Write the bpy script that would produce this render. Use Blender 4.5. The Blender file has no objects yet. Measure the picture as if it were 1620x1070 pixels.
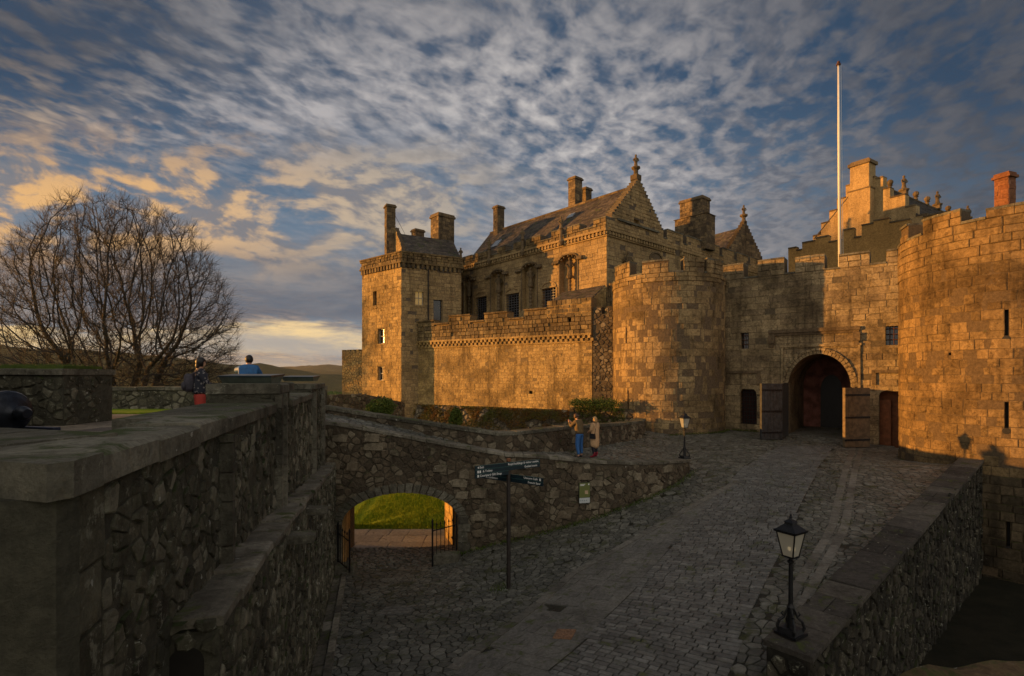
import bpy, math, random
import numpy as np
from mathutils import Vector, Matrix, noise as mnoise
random.seed(7)
SC = bpy.context.scene
F = 823.0; HX = 810.0; HY = 595.0
def P(px, py, Y): return Vector(((px-HX)/F*Y, Y, -(py-HY)/F*Y))
R = random.uniform
# ------------------------------------------------------------------ objects
def tag(o, label=None, cat=None, group=None, kind=None):
    if label: o['label'] = label
    if cat: o['category'] = cat
    if group: o['group'] = group
    if kind: o['kind'] = kind
    return o
def empty(name, loc, label, cat, group=None):
    o = bpy.data.objects.new(name, None); SC.collection.objects.link(o)
    o.location = loc; o.empty_display_size = .2
    return tag(o, label, cat, group)
def wloc(o):
    v = Vector((0, 0, 0))
    while o is not None: v += o.location; o = o.parent
    return v
class MB:
    def __init__(s): s.v = []; s.f = []; s.t = []
    def add(s, vs, fs, t=.5):
        n = len(s.v); s.v.extend([tuple(a) for a in vs]); s.f.extend([tuple(i+n for i in f) for f in fs]); s.t.extend([t]*len(vs))
    def box(s, c, sz, rz=0, t=.5, taper=1.0):
        hx, hy, hz = sz[0]/2, sz[1]/2, sz[2]/2; ca, sa = math.cos(rz), math.sin(rz); vs = []
        for z in (-1, 1):
            k = taper if z > 0 else 1
            for x, y in ((-1, -1), (1, -1), (1, 1), (-1, 1)):
                X, Y = x*hx*k, y*hy*k
                vs.append((c[0]+X*ca-Y*sa, c[1]+X*sa+Y*ca, c[2]+z*hz))
        s.add(vs, [(0, 3, 2, 1), (4, 5, 6, 7), (0, 1, 5, 4), (1, 2, 6, 5), (2, 3, 7, 6), (3, 0, 4, 7)], t)
    def hexa(s, b, tp, t=.5):   # bottom 4 pts (ccw from above), top 4 pts
        s.add(list(b)+list(tp), [(0, 3, 2, 1), (4, 5, 6, 7), (0, 1, 5, 4), (1, 2, 6, 5), (2, 3, 7, 6), (3, 0, 4, 7)], t)
    def prism(s, poly, z0, z1, t=.5):
        n = len(poly); vs = [(p[0], p[1], z0) for p in poly]+[(p[0], p[1], z1) for p in poly]
        s.add(vs, [tuple(range(n-1, -1, -1)), tuple(range(n, 2*n))]+[(i, (i+1) % n, n+(i+1) % n, n+i) for i in range(n)], t)
    def lathe(s, c, prof, n=12, t=.5, ax=None):
        c = Vector(c); vs = []; fs = []
        if ax is None: A, B, Cc = Vector((1, 0, 0)), Vector((0, 1, 0)), Vector((0, 0, 1))
        else:
            Cc = Vector(ax).normalized(); A = Cc.orthogonal().normalized(); B = Cc.cross(A)
        for r, z in prof:
            for i in range(n):
                a = 2*math.pi*i/n; vs.append(c+A*(r*math.cos(a))+B*(r*math.sin(a))+Cc*z)
        for k in range(len(prof)-1):
            for i in range(n):
                j = (i+1) % n; fs.append((k*n+i, k*n+j, (k+1)*n+j, (k+1)*n+i))
        fs.append(tuple(range(n-1, -1, -1))); m = (len(prof)-1)*n; fs.append(tuple(range(m, m+n)))
        s.add(vs, fs, t)
    def tube(s, pts, rad, n=8, t=.5):
        pts = [Vector(p) for p in pts]; vs = []; fs = []
        if not hasattr(rad, '__len__'): rad = [rad]*len(pts)
        prevA = None
        for k, p in enumerate(pts):
            d = (pts[min(k+1, len(pts)-1)]-pts[max(k-1, 0)])
            if d.length < 1e-9: d = Vector((0, 0, 1))
            d.normalize()
            A = d.orthogonal().normalized() if prevA is None else (prevA-d*prevA.dot(d))
            if A.length < 1e-6: A = d.orthogonal()
            A.normalize(); prevA = A; B = d.cross(A)
            for i in range(n):
                a = 2*math.pi*i/n; vs.append(p+(A*math.cos(a)+B*math.sin(a))*rad[k])
        for k in range(len(pts)-1):
            for i in range(n):
                j = (i+1) % n; fs.append((k*n+i, k*n+j, (k+1)*n+j, (k+1)*n+i))
        if n > 3:
            fs.append(tuple(range(n-1, -1, -1))); m = (len(pts)-1)*n; fs.append(tuple(range(m, m+n)))
        s.add(vs, fs, t)
    def ell(s, c, r, n=12, m=8, t=.5, fn=None):
        vs = [(c[0], c[1], c[2]-r[2])]; fs = []
        for k in range(1, m):
            ph = -math.pi/2+math.pi*k/m
            for i in range(n):
                a = 2*math.pi*i/n
                vs.append((c[0]+r[0]*math.cos(ph)*math.cos(a), c[1]+r[1]*math.cos(ph)*math.sin(a), c[2]+r[2]*math.sin(ph)))
        vs.append((c[0], c[1], c[2]+r[2]))
        for i in range(n): fs.append((0, 1+(i+1) % n, 1+i)); fs.append((len(vs)-1, 1+(m-2)*n+i, 1+(m-2)*n+(i+1) % n))
        for k in range(m-2):
            for i in range(n):
                j = (i+1) % n; fs.append((1+k*n+i, 1+k*n+j, 1+(k+1)*n+j, 1+(k+1)*n+i))
        s.add([fn(Vector(v)) if fn else v for v in vs], fs, t)
    def build(s, name, mat, parent=None, smooth=False, label=None, bevel=0):
        V = np.array(s.v, dtype=float).reshape(-1, 3)
        if parent is not None: off = np.array(wloc(parent)); loc = (0, 0, 0)
        else:
            off = np.array([V[:, 0].mean(), V[:, 1].mean(), V[:, 2].min()]); loc = tuple(off)
        me = bpy.data.meshes.new(name); me.from_pydata((V-off).tolist(), [], s.f)
        at = me.attributes.new('tint', 'FLOAT', 'POINT'); at.data.foreach_set('value', np.array(s.t, dtype=np.float32))
        me.materials.append(mat); me.validate(); me.update()
        if smooth: me.polygons.foreach_set('use_smooth', [True]*len(me.polygons))
        o = bpy.data.objects.new(name, me); SC.collection.objects.link(o); o.location = loc
        if parent is not None: o.parent = parent
        if label: o['label'] = label
        if bevel:
            b = o.modifiers.new('b', 'BEVEL'); b.width = bevel; b.segments = 2; b.limit_method = 'ANGLE'
        return o
# ------------------------------------------------------------------ surfaces (u, absolute z, d out) -> point
class Flat:
    def __init__(s, p0, p1, batter=0):
        s.p = Vector((p0[0], p0[1])); e = Vector((p1[0], p1[1]))-s.p; s.L = e.length; s.d = e/s.L; s.n = Vector((s.d.y, -s.d.x))
    def __call__(s, u, z, d=0):
        q = s.p+s.d*u+s.n*d; return (q.x, q.y, z)
    def u(s, px):
        k = (px-HX)/F   # (p.x+u dx) = k (p.y+u dy)
        return (k*s.p.y-s.p.x)/(s.d.x-k*s.d.y)
    def z(s, px, py):
        y = s.p.y+s.d.y*s.u(px); return -(py-HY)/F*y
class Cyl:
    def __init__(s, cx, cy, r, a0, a1): s.c = (cx, cy); s.r = r; s.a0 = a0; s.L = abs(a1-a0)*r
    def __call__(s, u, z, d=0):
        a = s.a0+u/s.r; return (s.c[0]+(s.r+d)*math.cos(a), s.c[1]+(s.r+d)*math.sin(a), z)
    def u(s, px):
        k = (px-HX)/F; best = None; n = 2000   # nearest visible point on the ray
        for i in range(n):
            u = s.L*i/n; x, y, _ = s(u, 0); e = abs(x/y-k) if y > 0 else 9
            if e < .004 and (best is None or y < best[1]): best = (u, y)
        if best is None: best = (0, 0)
        return best[0]
    def z(s, px, py):
        x, y, _ = s(s.u(px), 0); return -(py-HY)/F*y
class Path:
    def __init__(s, pts, smooth=0):
        pts = [Vector((p[0], p[1])) for p in pts]
        for _ in range(smooth):
            q = [pts[0]]
            for a, b in zip(pts, pts[1:]): q += [a*.75+b*.25, a*.25+b*.75]
            pts = q+[pts[-1]]
        s.pts = pts; s.cum = [0]
        for a, b in zip(pts, pts[1:]): s.cum.append(s.cum[-1]+(b-a).length)
        s.L = s.cum[-1]
        s.nn = []
        for i in range(len(pts)):
            d = pts[min(i+1, len(pts)-1)]-pts[max(i-1, 0)]; d.normalize(); s.nn.append(Vector((d.y, -d.x)))
    def __call__(s, u, z, d=0):
        u = min(max(u, 0), s.L); k = 0
        while k < len(s.cum)-2 and s.cum[k+1] < u: k += 1
        t = (u-s.cum[k])/max(s.cum[k+1]-s.cum[k], 1e-9)
        q = s.pts[k].lerp(s.pts[k+1], t)+s.nn[k].lerp(s.nn[k+1], t)*d; return (q.x, q.y, z)
    def u(s, px):
        k = (px-HX)/F; b = (9, 0)
        for i in range(1500):
            u = s.L*i/1499; x, y, _ = s(u, 0); b = min(b, (abs(x/y-k), u))
        return b[1]
def lin(pts):
    pts = sorted(pts)
    def f(u):
        if u <= pts[0][0]: return pts[0][1]
        for a, b in zip(pts, pts[1:]):
            if u <= b[0]: return a[1]+(b[1]-a[1])*(u-a[0])/max(b[0]-a[0], 1e-9)
        return pts[-1][1]
    f.br = [p[0] for p in pts]; return f
def const(z):
    f = lambda u: z
    f.br = []; return f
def steps(base, segs):  # segs: (u0,u1,z)
    def f(u):
        for a, b, z in segs:
            if a <= u < b: return z
        return base
    f.br = sorted(set([a for a, b, z in segs]+[b for a, b, z in segs])); return f
class Op:  # opening
    def __init__(s, ua, ub, va, vb, rise=0): s.ua, s.ub, s.va, s.vb, s.rise = min(ua, ub), max(ua, ub), va, vb, rise
    def top(s, u):
        if not s.rise: return s.vb
        c = (s.ua+s.ub)/2; h = (s.ub-s.ua)/2; k = max(0, 1-((u-c)/h)**2)
        return s.vb-s.rise+s.rise*math.sqrt(k)
    def inside(s, u, v): return s.ua < u < s.ub and s.va < v < s.top(u)
    def br(s):
        if not s.rise: return [s.ua, s.ub]
        c = (s.ua+s.ub)/2; h = (s.ub-s.ua)/2; return [c-h*math.cos(math.pi*i/20) for i in range(21)]
    def outline(s):
        p = [(s.ua, s.va)]
        for u in s.br(): p.append((u, s.top(min(max(u, s.ua), s.ub))))
        p.append((s.ub, s.va)); return p
def solid(mb, S, u0, u1, zb, zt, T, ops=(), du=1.0, t=-1.0, back=True):
    """wall body with openings, flat top and back; mortar tint"""
    br = [u0, u1]+list(zb.br)+list(zt.br)
    for o in ops: br += o.br()
    n = max(1, int((u1-u0)/du)); br += [u0+(u1-u0)*i/n for i in range(n+1)]
    br = sorted(set(round(b, 5) for b in br if u0-1e-6 <= b <= u1+1e-6))
    def q(a, b, c, d): mb.add([a, b, c, d], [(0, 1, 2, 3)], t)
    e = 1e-4
    for a, b in zip(br, br[1:]):
        if b-a < 1e-5: continue
        m = (a+b)/2; iv = [o for o in ops if o.ua-1e-6 < m < o.ub+1e-6]; iv.sort(key=lambda o: o.va)
        lo = (zb(a+e), zb(b-e)); ta, tb = zt(a+e), zt(b-e)
        for o in iv:
            if o.va > lo[0]+1e-3: q(S(a, lo[0]), S(b, lo[1]), S(b, o.va), S(a, o.va))
            lo = (o.top(max(a, o.ua+1e-6)), o.top(min(b, o.ub-1e-6)))
        q(S(a, lo[0]), S(b, lo[1]), S(b, tb), S(a, ta))
        q(S(a, ta), S(b, tb), S(b, tb, -T), S(a, ta, -T))
        if back and not iv: q(S(b, zb(b-e), -T), S(a, zb(a+e), -T), S(a, ta, -T), S(b, tb, -T))
        elif back:
            l = (zb(a+e), zb(b-e))
            q(S(b, tb, -T), S(a, ta, -T), S(a, max(lo[0], l[0]), -T), S(b, max(lo[1], l[1]), -T))
    for b in br[1:-1]:
        z1, z2 = zt(b-2*e), zt(b+2*e)
        if abs(z1-z2) > .02: q(S(b, z1), S(b, z2), S(b, z2, -T), S(b, z1, -T))
    for b, k in ((u0, 1), (u1, -1)):
        q(S(b, zb(b+k*e)), S(b, zt(b+k*e)), S(b, zt(b+k*e), -T), S(b, zb(b+k*e), -T))
def reveal(mb, S, o, depth, t=.3, sill=True, back=False, out=0):
    p = o.outline()
    for a, b in zip(p, p[1:]): mb.add([S(a[0], a[1], out), S(b[0], b[1], out), S(b[0], b[1], -depth), S(a[0], a[1], -depth)], [(0, 1, 2, 3)], t)
    if sill: mb.add([S(o.ua, o.va, out), S(o.ub, o.va, out), S(o.ub, o.va, -depth), S(o.ua, o.va, -depth)], [(0, 1, 2, 3)], t)
    if back: mb.add([S(u, v, -depth) for u, v in p], [tuple(range(len(p)))], t)
def panel(mb, S, o, d, t=.3):
    p = o.outline(); mb.add([S(u, v, d) for u, v in p], [tuple(range(len(p)))], t)
def stone(mb, P4, S, proud, bev, t):
    cu = sum(p[0] for p in P4)/len(P4); cv = sum(p[1] for p in P4)/len(P4); n = len(P4); vs = []
    sz = max(.03, max(abs(p[0]-cu)+abs(p[1]-cv) for p in P4)); k = max(.5, 1-bev*1.6/sz)
    tl = R(-.3, .3)*proud; tm = R(-.3, .3)*proud; hs = [R(.55, .8)*proud for _ in range(2)]
    for p in P4: vs.append(S(p[0], p[1], -.015))
    for p in P4: vs.append(S(cu+(p[0]-cu)*(.5+.5*k), cv+(p[1]-cv)*(.5+.5*k), proud*.62))
    for p in P4:
        a = (p[0]-cu)/sz; b = (p[1]-cv)/sz
        vs.append(S(cu+(p[0]-cu)*k*.93, cv+(p[1]-cv)*k*.93, proud+tl*a+tm*b))
    fs = []
    for r in (0, 1):
        for i in range(n):
            j = (i+1) % n; fs.append((r*n+i, r*n+j, (r+1)*n+j, (r+1)*n+i))
    fs.append(tuple(range(2*n, 3*n))); mb.add(vs, fs, t)
def masonry(mb, S, u0, u1, v0, v1, valid, ch=(.25, .38), sl=(.4, .9), gap=.012, proud=(.005, .03), jit=.01, tint=None, step=.03, bev=.012, vstep=None):
    v = v0; us = np.arange(u0, u1, step)
    while v < v1-.06:
        h = R(*ch)
        if v+h > v1-ch[0]*.5: h = v1-v
        m = v+h/2; lm = R(.65, 1.25); ok = [valid(u+step/2, m) for u in us]; i = 0; N = len(us)
        while i < N:
            if not ok[i]: i += 1; continue
            j = i
            while j < N and ok[j]: j += 1
            a, b = us[i], min(us[j-1]+step, u1); i = j
            if b-a < .04: continue
            x = a; first = True
            while x < b-1e-6:
                l = R(*sl)*lm*(R(.5, 1) if first else 1); first = False
                if x+l > b-sl[0]*.55: l = b-x
                g = gap/2; J = lambda: R(-jit, jit)
                q = [(x+g+J(), v+g+J()), (x+l-g+J(), v+g+J()), (x+l-g+J(), v+h-g+J()), (x+g+J(), v+h-g+J())]
                tt = R(0, 1) if tint is None else tint(x+l/2, m)
                pr_ = R(*proud)
                if ch[0] > .19 and R(0, 1) < .03: pr_ = proud[0]*.3-.012; tt *= .5
                stone(mb, q, S, pr_, bev, tt); x += l
        v += h
def clip(poly, mx, my, nx, ny):
    out = []; n = len(poly)
    for i in range(n):
        a = poly[i]; b = poly[(i+1) % n]
        da = (a[0]-mx)*nx+(a[1]-my)*ny; db = (b[0]-mx)*nx+(b[1]-my)*ny
        if da <= 0: out.append(a)
        if (da < 0 < db) or (db < 0 < da):
            t = da/(da-db); out.append((a[0]+(b[0]-a[0])*t, a[1]+(b[1]-a[1])*t))
    return out
def rubble(mb, S, u0, u1, v0, v1, valid, su=.4, sv=.28, gap=.02, proud=(.01, .06), tint=None, bev=.03, jit=.42, drop=0):
    nu = int((u1-u0)/su)+3; nv = int((v1-v0)/sv)+3
    g = {}
    for i in range(-1, nu):
        for j in range(-1, nv):
            o = .5*(j % 2); g[i, j] = (u0+(i+o+R(-jit, jit))*su, v0+(j+.5+R(-jit, jit)*.75)*sv)
    nb = [(a, b) for a in (-2, -1, 0, 1, 2) for b in (-2, -1, 0, 1, 2) if (a, b) != (0, 0) and abs(a)+abs(b) < 4]
    for k in list(g):
        if R(0, 1) < .16: g[k] = None
    for (i, j), c in g.items():
        if c is None or not (u0 < c[0] < u1 and v0 < c[1] < v1) or not valid(*c) or (drop and R(0, 1) < drop): continue
        p = [(c[0]+su*1.0*math.cos(a_)*R(.85, 1.1), c[1]+sv*1.1*math.sin(a_)*R(.85, 1.1)) for a_ in [math.pi*k_/4+.3 for k_ in range(8)]]
        for a, b in nb:
            q = g.get((i+a, j+b))
            if q is None: continue
            nx, ny = q[0]-c[0], q[1]-c[1]; p = clip(p, (c[0]+q[0])/2, (c[1]+q[1])/2, nx, ny)
            if len(p) < 3: break
        if len(p) < 3: continue
        p = clip(clip(clip(clip(p, u0, 0, -1, 0), u1, 0, 1, 0), 0, v0, 0, -1), 0, v1, 0, 1)
        if len(p) < 3: continue
        cu = sum(a[0] for a in p)/len(p); cv = sum(a[1] for a in p)/len(p); r = (su+sv)/4; k = max(.6, 1-gap/r)
        p = [(cu+(a[0]-cu)*k, cv+(a[1]-cv)*k) for a in p]
        stone(mb, p, S, R(*proud), bev, R(0, 1)**1.35 if tint is None else tint(cu, cv))
def arch_ring(mb, S, o, w, n=17, proud=.05, depth=0.0, t=(.3, .9), gap=.01):
    """voussoirs round the head of an arched opening"""
    c = (o.ua+o.ub)/2; h = (o.ub-o.ua)/2; z0 = o.vb-o.rise
    def pt(a, k): return (c-(h+k)*math.cos(a), z0+(o.rise+k)*math.sin(a))
    for i in range(n):
        a, b = math.pi*i/n+gap, math.pi*(i+1)/n-gap; pr = proud+R(-.01, .012)
        q = [pt(a, 0), pt(b, 0), pt(b, w*R(.9, 1.08)), pt(a, w*R(.9, 1.08))]
        vs = [S(x, z, -.02) for x, z in q]+[S(x, z, pr) for x, z in q]
        mb.add(vs, [(4, 5, 6, 7), (0, 1, 5, 4), (1, 2, 6, 5), (2, 3, 7, 6), (3, 0, 4, 7)], R(*t))
def coping(mb, S, u0, u1, zt, T, th=.14, over=.06, ln=(.6, 1.1), t=(.2, .8), over2=None, jz=.008):
    u = u0; o2 = over if over2 is None else over2
    while u < u1-1e-6:
        l = R(*ln)
        if u+l > u1-ln[0]*.5: l = u1-u
        a, b = u+.009, u+l-.009; j = R(-jz, jz)*1.5+.002
        za, zb_ = zt(a)+j, zt(b)+j; ov = over+R(-.008, .008)
        B = [S(a, za, ov), S(b, zb_, ov), S(b, zb_, -T-o2), S(a, za, -T-o2)]
        Tt = [S(a, za+th*.85, ov-.0), S(b, zb_+th*.85, ov), S(b, zb_+th, -T-o2), S(a, za+th, -T-o2)]
        mid = [S(a, za+th, ov-.04), S(b, zb_+th, ov-.04)]
        vs = B+Tt+mid
        mb.add(vs, [(0, 1, 5, 4), (4, 5, 9, 8), (8, 9, 6, 7), (1, 2, 6, 9, 5), (3, 0, 4, 8, 7), (2, 3, 7, 6), (3, 2, 1, 0)], R(*t)); u += l
def inpoly(poly):
    def f(x, y):
        c = False; n = len(poly)
        for i in range(n):
            a = poly[i]; b = poly[i-1]
            if (a[1] > y) != (b[1] > y) and x < (b[0]-a[0])*(y-a[1])/(b[1]-a[1])+a[0]: c = not c
        return c
    return f
class RBF:
    def __init__(s, pts):
        s.p = np.array([(p[0], p[1]) for p in pts]); z = np.array([p[2] for p in pts])
        D = np.linalg.norm(s.p[:, None]-s.p[None], axis=2); n = len(pts)
        A = np.zeros((n+3, n+3)); A[:n, :n] = -D; A[:n, n] = 1; A[:n, n+1:] = s.p; A[n, :n] = 1; A[n+1:, :n] = s.p.T
        s.w = np.linalg.solve(A+np.eye(n+3)*1e-9, np.concatenate([z, [0, 0, 0]])); s.n = n
    def __call__(s, x, y):
        d = np.hypot(s.p[:, 0]-x, s.p[:, 1]-y); return float(-d@s.w[:s.n]+s.w[s.n]+s.w[s.n+1]*x+s.w[s.n+2]*y)
# ------------------------------------------------------------------ materials
def newmat(name):
    m = bpy.data.materials.new(name); m.use_nodes = True; nt = m.node_tree
    return m, nt, nt.nodes['Principled BSDF']
class NT:
    def __init__(s, nt): s.nt = nt
    def n(s, ty, **k):
        x = s.nt.nodes.new(ty)
        for a, b in k.items(): setattr(x, a, b)
        return x
    def put(s, sock, val):
        if isinstance(val, bpy.types.NodeSocket): s.nt.links.new(val, sock)
        elif val is not None: sock.default_value = val
    def math(s, op, a, b=None, c=None, clamp=False):
        x = s.n('ShaderNodeMath', operation=op, use_clamp=clamp); s.put(x.inputs[0], a); s.put(x.inputs[1], b)
        if c is not None: s.put(x.inputs[2], c)
        return x.outputs[0]
    def mix(s, fac, a, b, bt='MIX'):
        x = s.n('ShaderNodeMix', data_type='RGBA', blend_type=bt); s.put(x.inputs[0], fac); s.put(x.inputs[6], a); s.put(x.inputs[7], b); return x.outputs[2]
    def noise(s, vec, scale, detail=4, rough=.6, dist=0, out=0):
        x = s.n('ShaderNodeTexNoise'); s.put(x.inputs['Vector'], vec); x.inputs['Scale'].default_value = scale; x.inputs['Detail'].default_value = detail
        x.inputs['Roughness'].default_value = rough; x.inputs['Distortion'].default_value = dist; return x.outputs[out]
    def ramp(s, v, a, b, c0=0.0, c1=1.0, smooth=True):
        x = s.n('ShaderNodeMapRange', interpolation_type='SMOOTHSTEP' if smooth else 'LINEAR'); s.put(x.inputs[0], v)
        for i, q in enumerate((a, b, c0, c1)): s.put(x.inputs[i+1], q)
        return x.outputs[0]
    def mapping(s, v, sc=(1, 1, 1), rot=(0, 0, 0), loc=(0, 0, 0)):
        x = s.n('ShaderNodeMapping'); s.put(x.inputs[0], v); x.inputs['Scale'].default_value = sc; x.inputs['Rotation'].default_value = rot; x.inputs['Location'].default_value = loc; return x.outputs[0]
def c4(c): return (c[0], c[1], c[2], 1)
def stone_mat(name, A, B, C=None, mortar=(.12, .1, .08), moss=0.0, mossc=(.07, .085, .02), lichen=0.0, stain=.5, sc=1.0, bump=.5, rough=.9, wet=0, up=True):
    """A..B..C tint range of single stones; weather stains, moss on ledges, lichen spots"""
    m, nt, bs = newmat(name); N = NT(nt); C = C or tuple(x*.6 for x in A)
    geo = N.n('ShaderNodeNewGeometry'); pos = geo.outputs['Position']
    at = N.n('ShaderNodeAttribute', attribute_name='tint'); t = at.outputs['Fac']
    col = N.mix(N.ramp(t, 0, .55), c4(C), c4(A)); col = N.mix(N.ramp(t, .5, 1), col, c4(B))
    n1 = N.noise(pos, 9*sc, 8, .78); n2 = N.noise(pos, .45*sc, 5, .65, .4); n3 = N.noise(pos, 45*sc, 4, .7); n4 = N.noise(pos, 2.2*sc, 5, .7, .6)
    col = N.mix(1.0, col, N.mix(N.ramp(n1, .25, .75), (.55, .53, .5, 1), (1.35, 1.33, 1.3, 1)), 'MULTIPLY')
    col = N.mix(N.math('MULTIPLY', N.ramp(n2, .38, .66), stain), col, N.mix(1.0, col, (.36, .35, .34, 1), 'MULTIPLY'))
    col = N.mix(N.math('MULTIPLY', N.ramp(n4, .5, .72), stain*.8), col, N.mix(1.0, col, (.42, .40, .38, 1), 'MULTIPLY'))
    vs = N.mapping(pos, (1.3, 1.3, .12)); n5 = N.noise(vs, 1.2*sc, 4, .6)
    col = N.mix(N.math('MULTIPLY', N.ramp(n5, .5, .72), stain*.9), col, N.mix(1.0, col, (.34, .33, .32, 1), 'MULTIPLY'))
    n6 = N.noise(pos, 3.6*sc, 7, .75, 1.2); col = N.mix(N.math('MULTIPLY', N.ramp(n6, .53, .60), min(1, stain*.75)), col, N.mix(1.0, col, (.5, .47, .43, 1), 'MULTIPLY')); col = N.mix(N.math('MULTIPLY', N.ramp(n6, .44, .38), .35), col, N.mix(1.0, col, (1.35, 1.25, 1.1, 1), 'MULTIPLY'))
    if lichen:
        l = N.ramp(N.noise(pos, 6*sc, 8, .8, .3), .66-.08*lichen, .70-.05*lichen)
        col = N.mix(N.math('MULTIPLY', l, .75), col, (.34, .33, .25, 1))
        v = N.n('ShaderNodeTexVoronoi'); N.put(v.inputs['Vector'], pos); v.inputs['Scale'].default_value = 3.1*sc
        l2 = N.math('MULTIPLY', N.ramp(v.outputs['Distance'], .05, .03+.05), 1.0)
        sp = N.math('LESS_THAN', v.outputs['Distance'], N.math('MULTIPLY', N.math('ADD', N.noise(pos, 20, 2), -.35), .35*lichen))
        col = N.mix(N.math('MULTIPLY', sp, .8), col, (.5, .5, .44, 1))
    if mortar is not None:
        mo = N.mix(N.ramp(n1, .3, .7), c4(tuple(x*.6 for x in mortar)), c4(tuple(x*1.3 for x in mortar)))
        col = N.mix(N.math('LESS_THAN', t, -.5), col, mo)
    if moss:
        nz = N.n('ShaderNodeSeparateXYZ'); N.put(nz.inputs[0], geo.outputs['Normal'])
        k = N.math('ADD', N.math('MULTIPLY', N.ramp(nz.outputs[2], .1, .8), .16 if up else 0), N.math('MULTIPLY', n4, 1.0))
        k = N.math('ADD', k, N.math('MULTIPLY', N.math('ADD', n1, -.5), .35))
        mk = N.ramp(k, .74-.25*moss, .86-.22*moss)
        mc = N.mix(n3, c4(tuple(x*.5 for x in mossc)), c4(tuple(x*1.6 for x in mossc)))
        col = N.mix(N.math('MULTIPLY', mk, .9), col, mc)
    N.put(bs.inputs['Base Color'], col)
    bs.inputs['Roughness'].default_value = rough
    if wet: N.put(bs.inputs['Roughness'], N.ramp(n4, .35, .65, rough-wet, rough))
    bs.inputs['Specular IOR Level'].default_value = .3
    b = N.n('ShaderNodeBump'); b.inputs['Strength'].default_value = bump; b.inputs['Distance'].default_value = .05/sc
    N.put(b.inputs['Height'], N.math('ADD', N.math('ADD', N.math('MULTIPLY', n1, 1.0), N.math('MULTIPLY', n3, .35)), N.math('MULTIPLY', n6, .9)))
    nt.links.new(b.outputs[0], bs.inputs['Normal'])
    return m
def plain(name, col, rough=.6, metal=0, var=.25, sc=8, spec=.5, emit=None, bump=0, tr=0):
    m, nt, bs = newmat(name); N = NT(nt); geo = N.n('ShaderNodeTexCoord'); n = N.noise(geo.outputs['Object'], sc, 4, .6)
    N.put(bs.inputs['Base Color'], N.mix(N.ramp(n, .3, .7), c4(tuple(x*(1-var) for x in col)), c4(tuple(min(1, x*(1+var)) for x in col))))
    bs.inputs['Roughness'].default_value = rough; bs.inputs['Metallic'].default_value = metal; bs.inputs['Specular IOR Level'].default_value = spec
    if emit: bs.inputs['Emission Color'].default_value = c4(emit[:3]); bs.inputs['Emission Strength'].default_value = emit[3]
    if bump:
        b = N.n('ShaderNodeBump'); b.inputs['Strength'].default_value = bump; b.inputs['Distance'].default_value = .02; N.put(b.inputs['Height'], n); nt.links.new(b.outputs[0], bs.inputs['Normal'])
    if tr: bs.inputs['Transmission Weight'].default_value = tr
    return m
M = {}
M['ashlar'] = stone_mat('ashlar_stone', (.38, .275, .14), (.415, .305, .155), (.32, .235, .122), mortar=(.14, .10, .06), stain=.95, lichen=.35, moss=.12, bump=.55)
M['gate'] = stone_mat('gate_stone', (.37, .29, .17), (.43, .34, .2), (.29, .225, .14), mortar=(.12, .095, .06), stain=.95, lichen=.45, moss=.12)
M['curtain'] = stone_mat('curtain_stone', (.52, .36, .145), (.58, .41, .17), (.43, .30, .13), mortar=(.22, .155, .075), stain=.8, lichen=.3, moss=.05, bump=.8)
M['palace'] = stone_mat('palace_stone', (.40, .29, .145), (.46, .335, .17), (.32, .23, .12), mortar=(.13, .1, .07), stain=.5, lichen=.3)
M['weathered'] = stone_mat('weathered_stone', (.2, .15, .09), (.3, .22, .12), (.12, .09, .06), mortar=(.07, .055, .04), stain=.6, lichen=.4, moss=.2)
M['rubble'] = stone_mat('rubble_stone', (.18, .142, .098), (.30, .26, .19), (.105, .082, .058), mortar=(.095, .077, .053), stain=.6, lichen=.7, moss=.35, mossc=(.05, .06, .018), bump=.8)
M['darkrubble'] = stone_mat('dark_rubble', (.165, .158, .112), (.31, .295, .225), (.092, .087, .063), mortar=(.085, .08, .058), stain=.8, lichen=1.5, moss=.45, mossc=(.04, .055, .016), bump=.9)
M['slab'] = stone_mat('coping_slab', (.2, .19, .15), (.28, .268, .215), (.13, .122, .098), mortar=(.05, .04, .03), stain=.75, lichen=1.0, moss=.35, mossc=(.06, .08, .02), bump=.8)
M['paleslab'] = stone_mat('pale_slab', (.2, .185, .15), (.3, .28, .23), (.13, .12, .1), mortar=(.07, .06, .05), stain=.7, lichen=.8, moss=.2)
M['hall'] = stone_mat('limewash', (.46, .33, .165), (.5, .36, .185), (.4, .29, .145), mortar=(.44, .32, .16), stain=.45, bump=.3)
M['ochre'] = stone_mat('ochre_wash', (.46, .27, .09), (.52, .31, .11), (.4, .23, .08), mortar=(.44, .26, .09), stain=.35, bump=.3)
M['brickred'] = stone_mat('red_chimney', (.26, .11, .055), (.3, .135, .065), (.22, .09, .045), mortar=(.3, .14, .08), stain=.3)
M['slate'] = stone_mat('slate_roof', (.1, .085, .075), (.15, .125, .1), (.06, .052, .05), mortar=(.04, .035, .03), stain=.4, lichen=.3, moss=.15, rough=.65, bump=.3)
M['sett'] = stone_mat('sett_stone', (.16, .162, .158), (.215, .217, .208), (.125, .127, .124), mortar=(.022, .02, .016), stain=.35, lichen=.1, moss=.05, rough=.52, wet=.15, bump=.35)
M['cobble'] = stone_mat('cobble_stone', (.155, .156, .138), (.22, .22, .195), (.11, .112, .1), mortar=(.022, .021, .013), stain=.4, lichen=.2, moss=.2, mossc=(.055, .06, .018), rough=.58, wet=.15, bump=.35)
M['worn'] = stone_mat('worn_strip', (.18, .174, .16), (.2, .193, .176), (.16, .155, .145), mortar=(.13, .127, .118), stain=.45, lichen=.2, moss=.12, sc=1.5, rough=.8)
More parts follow.
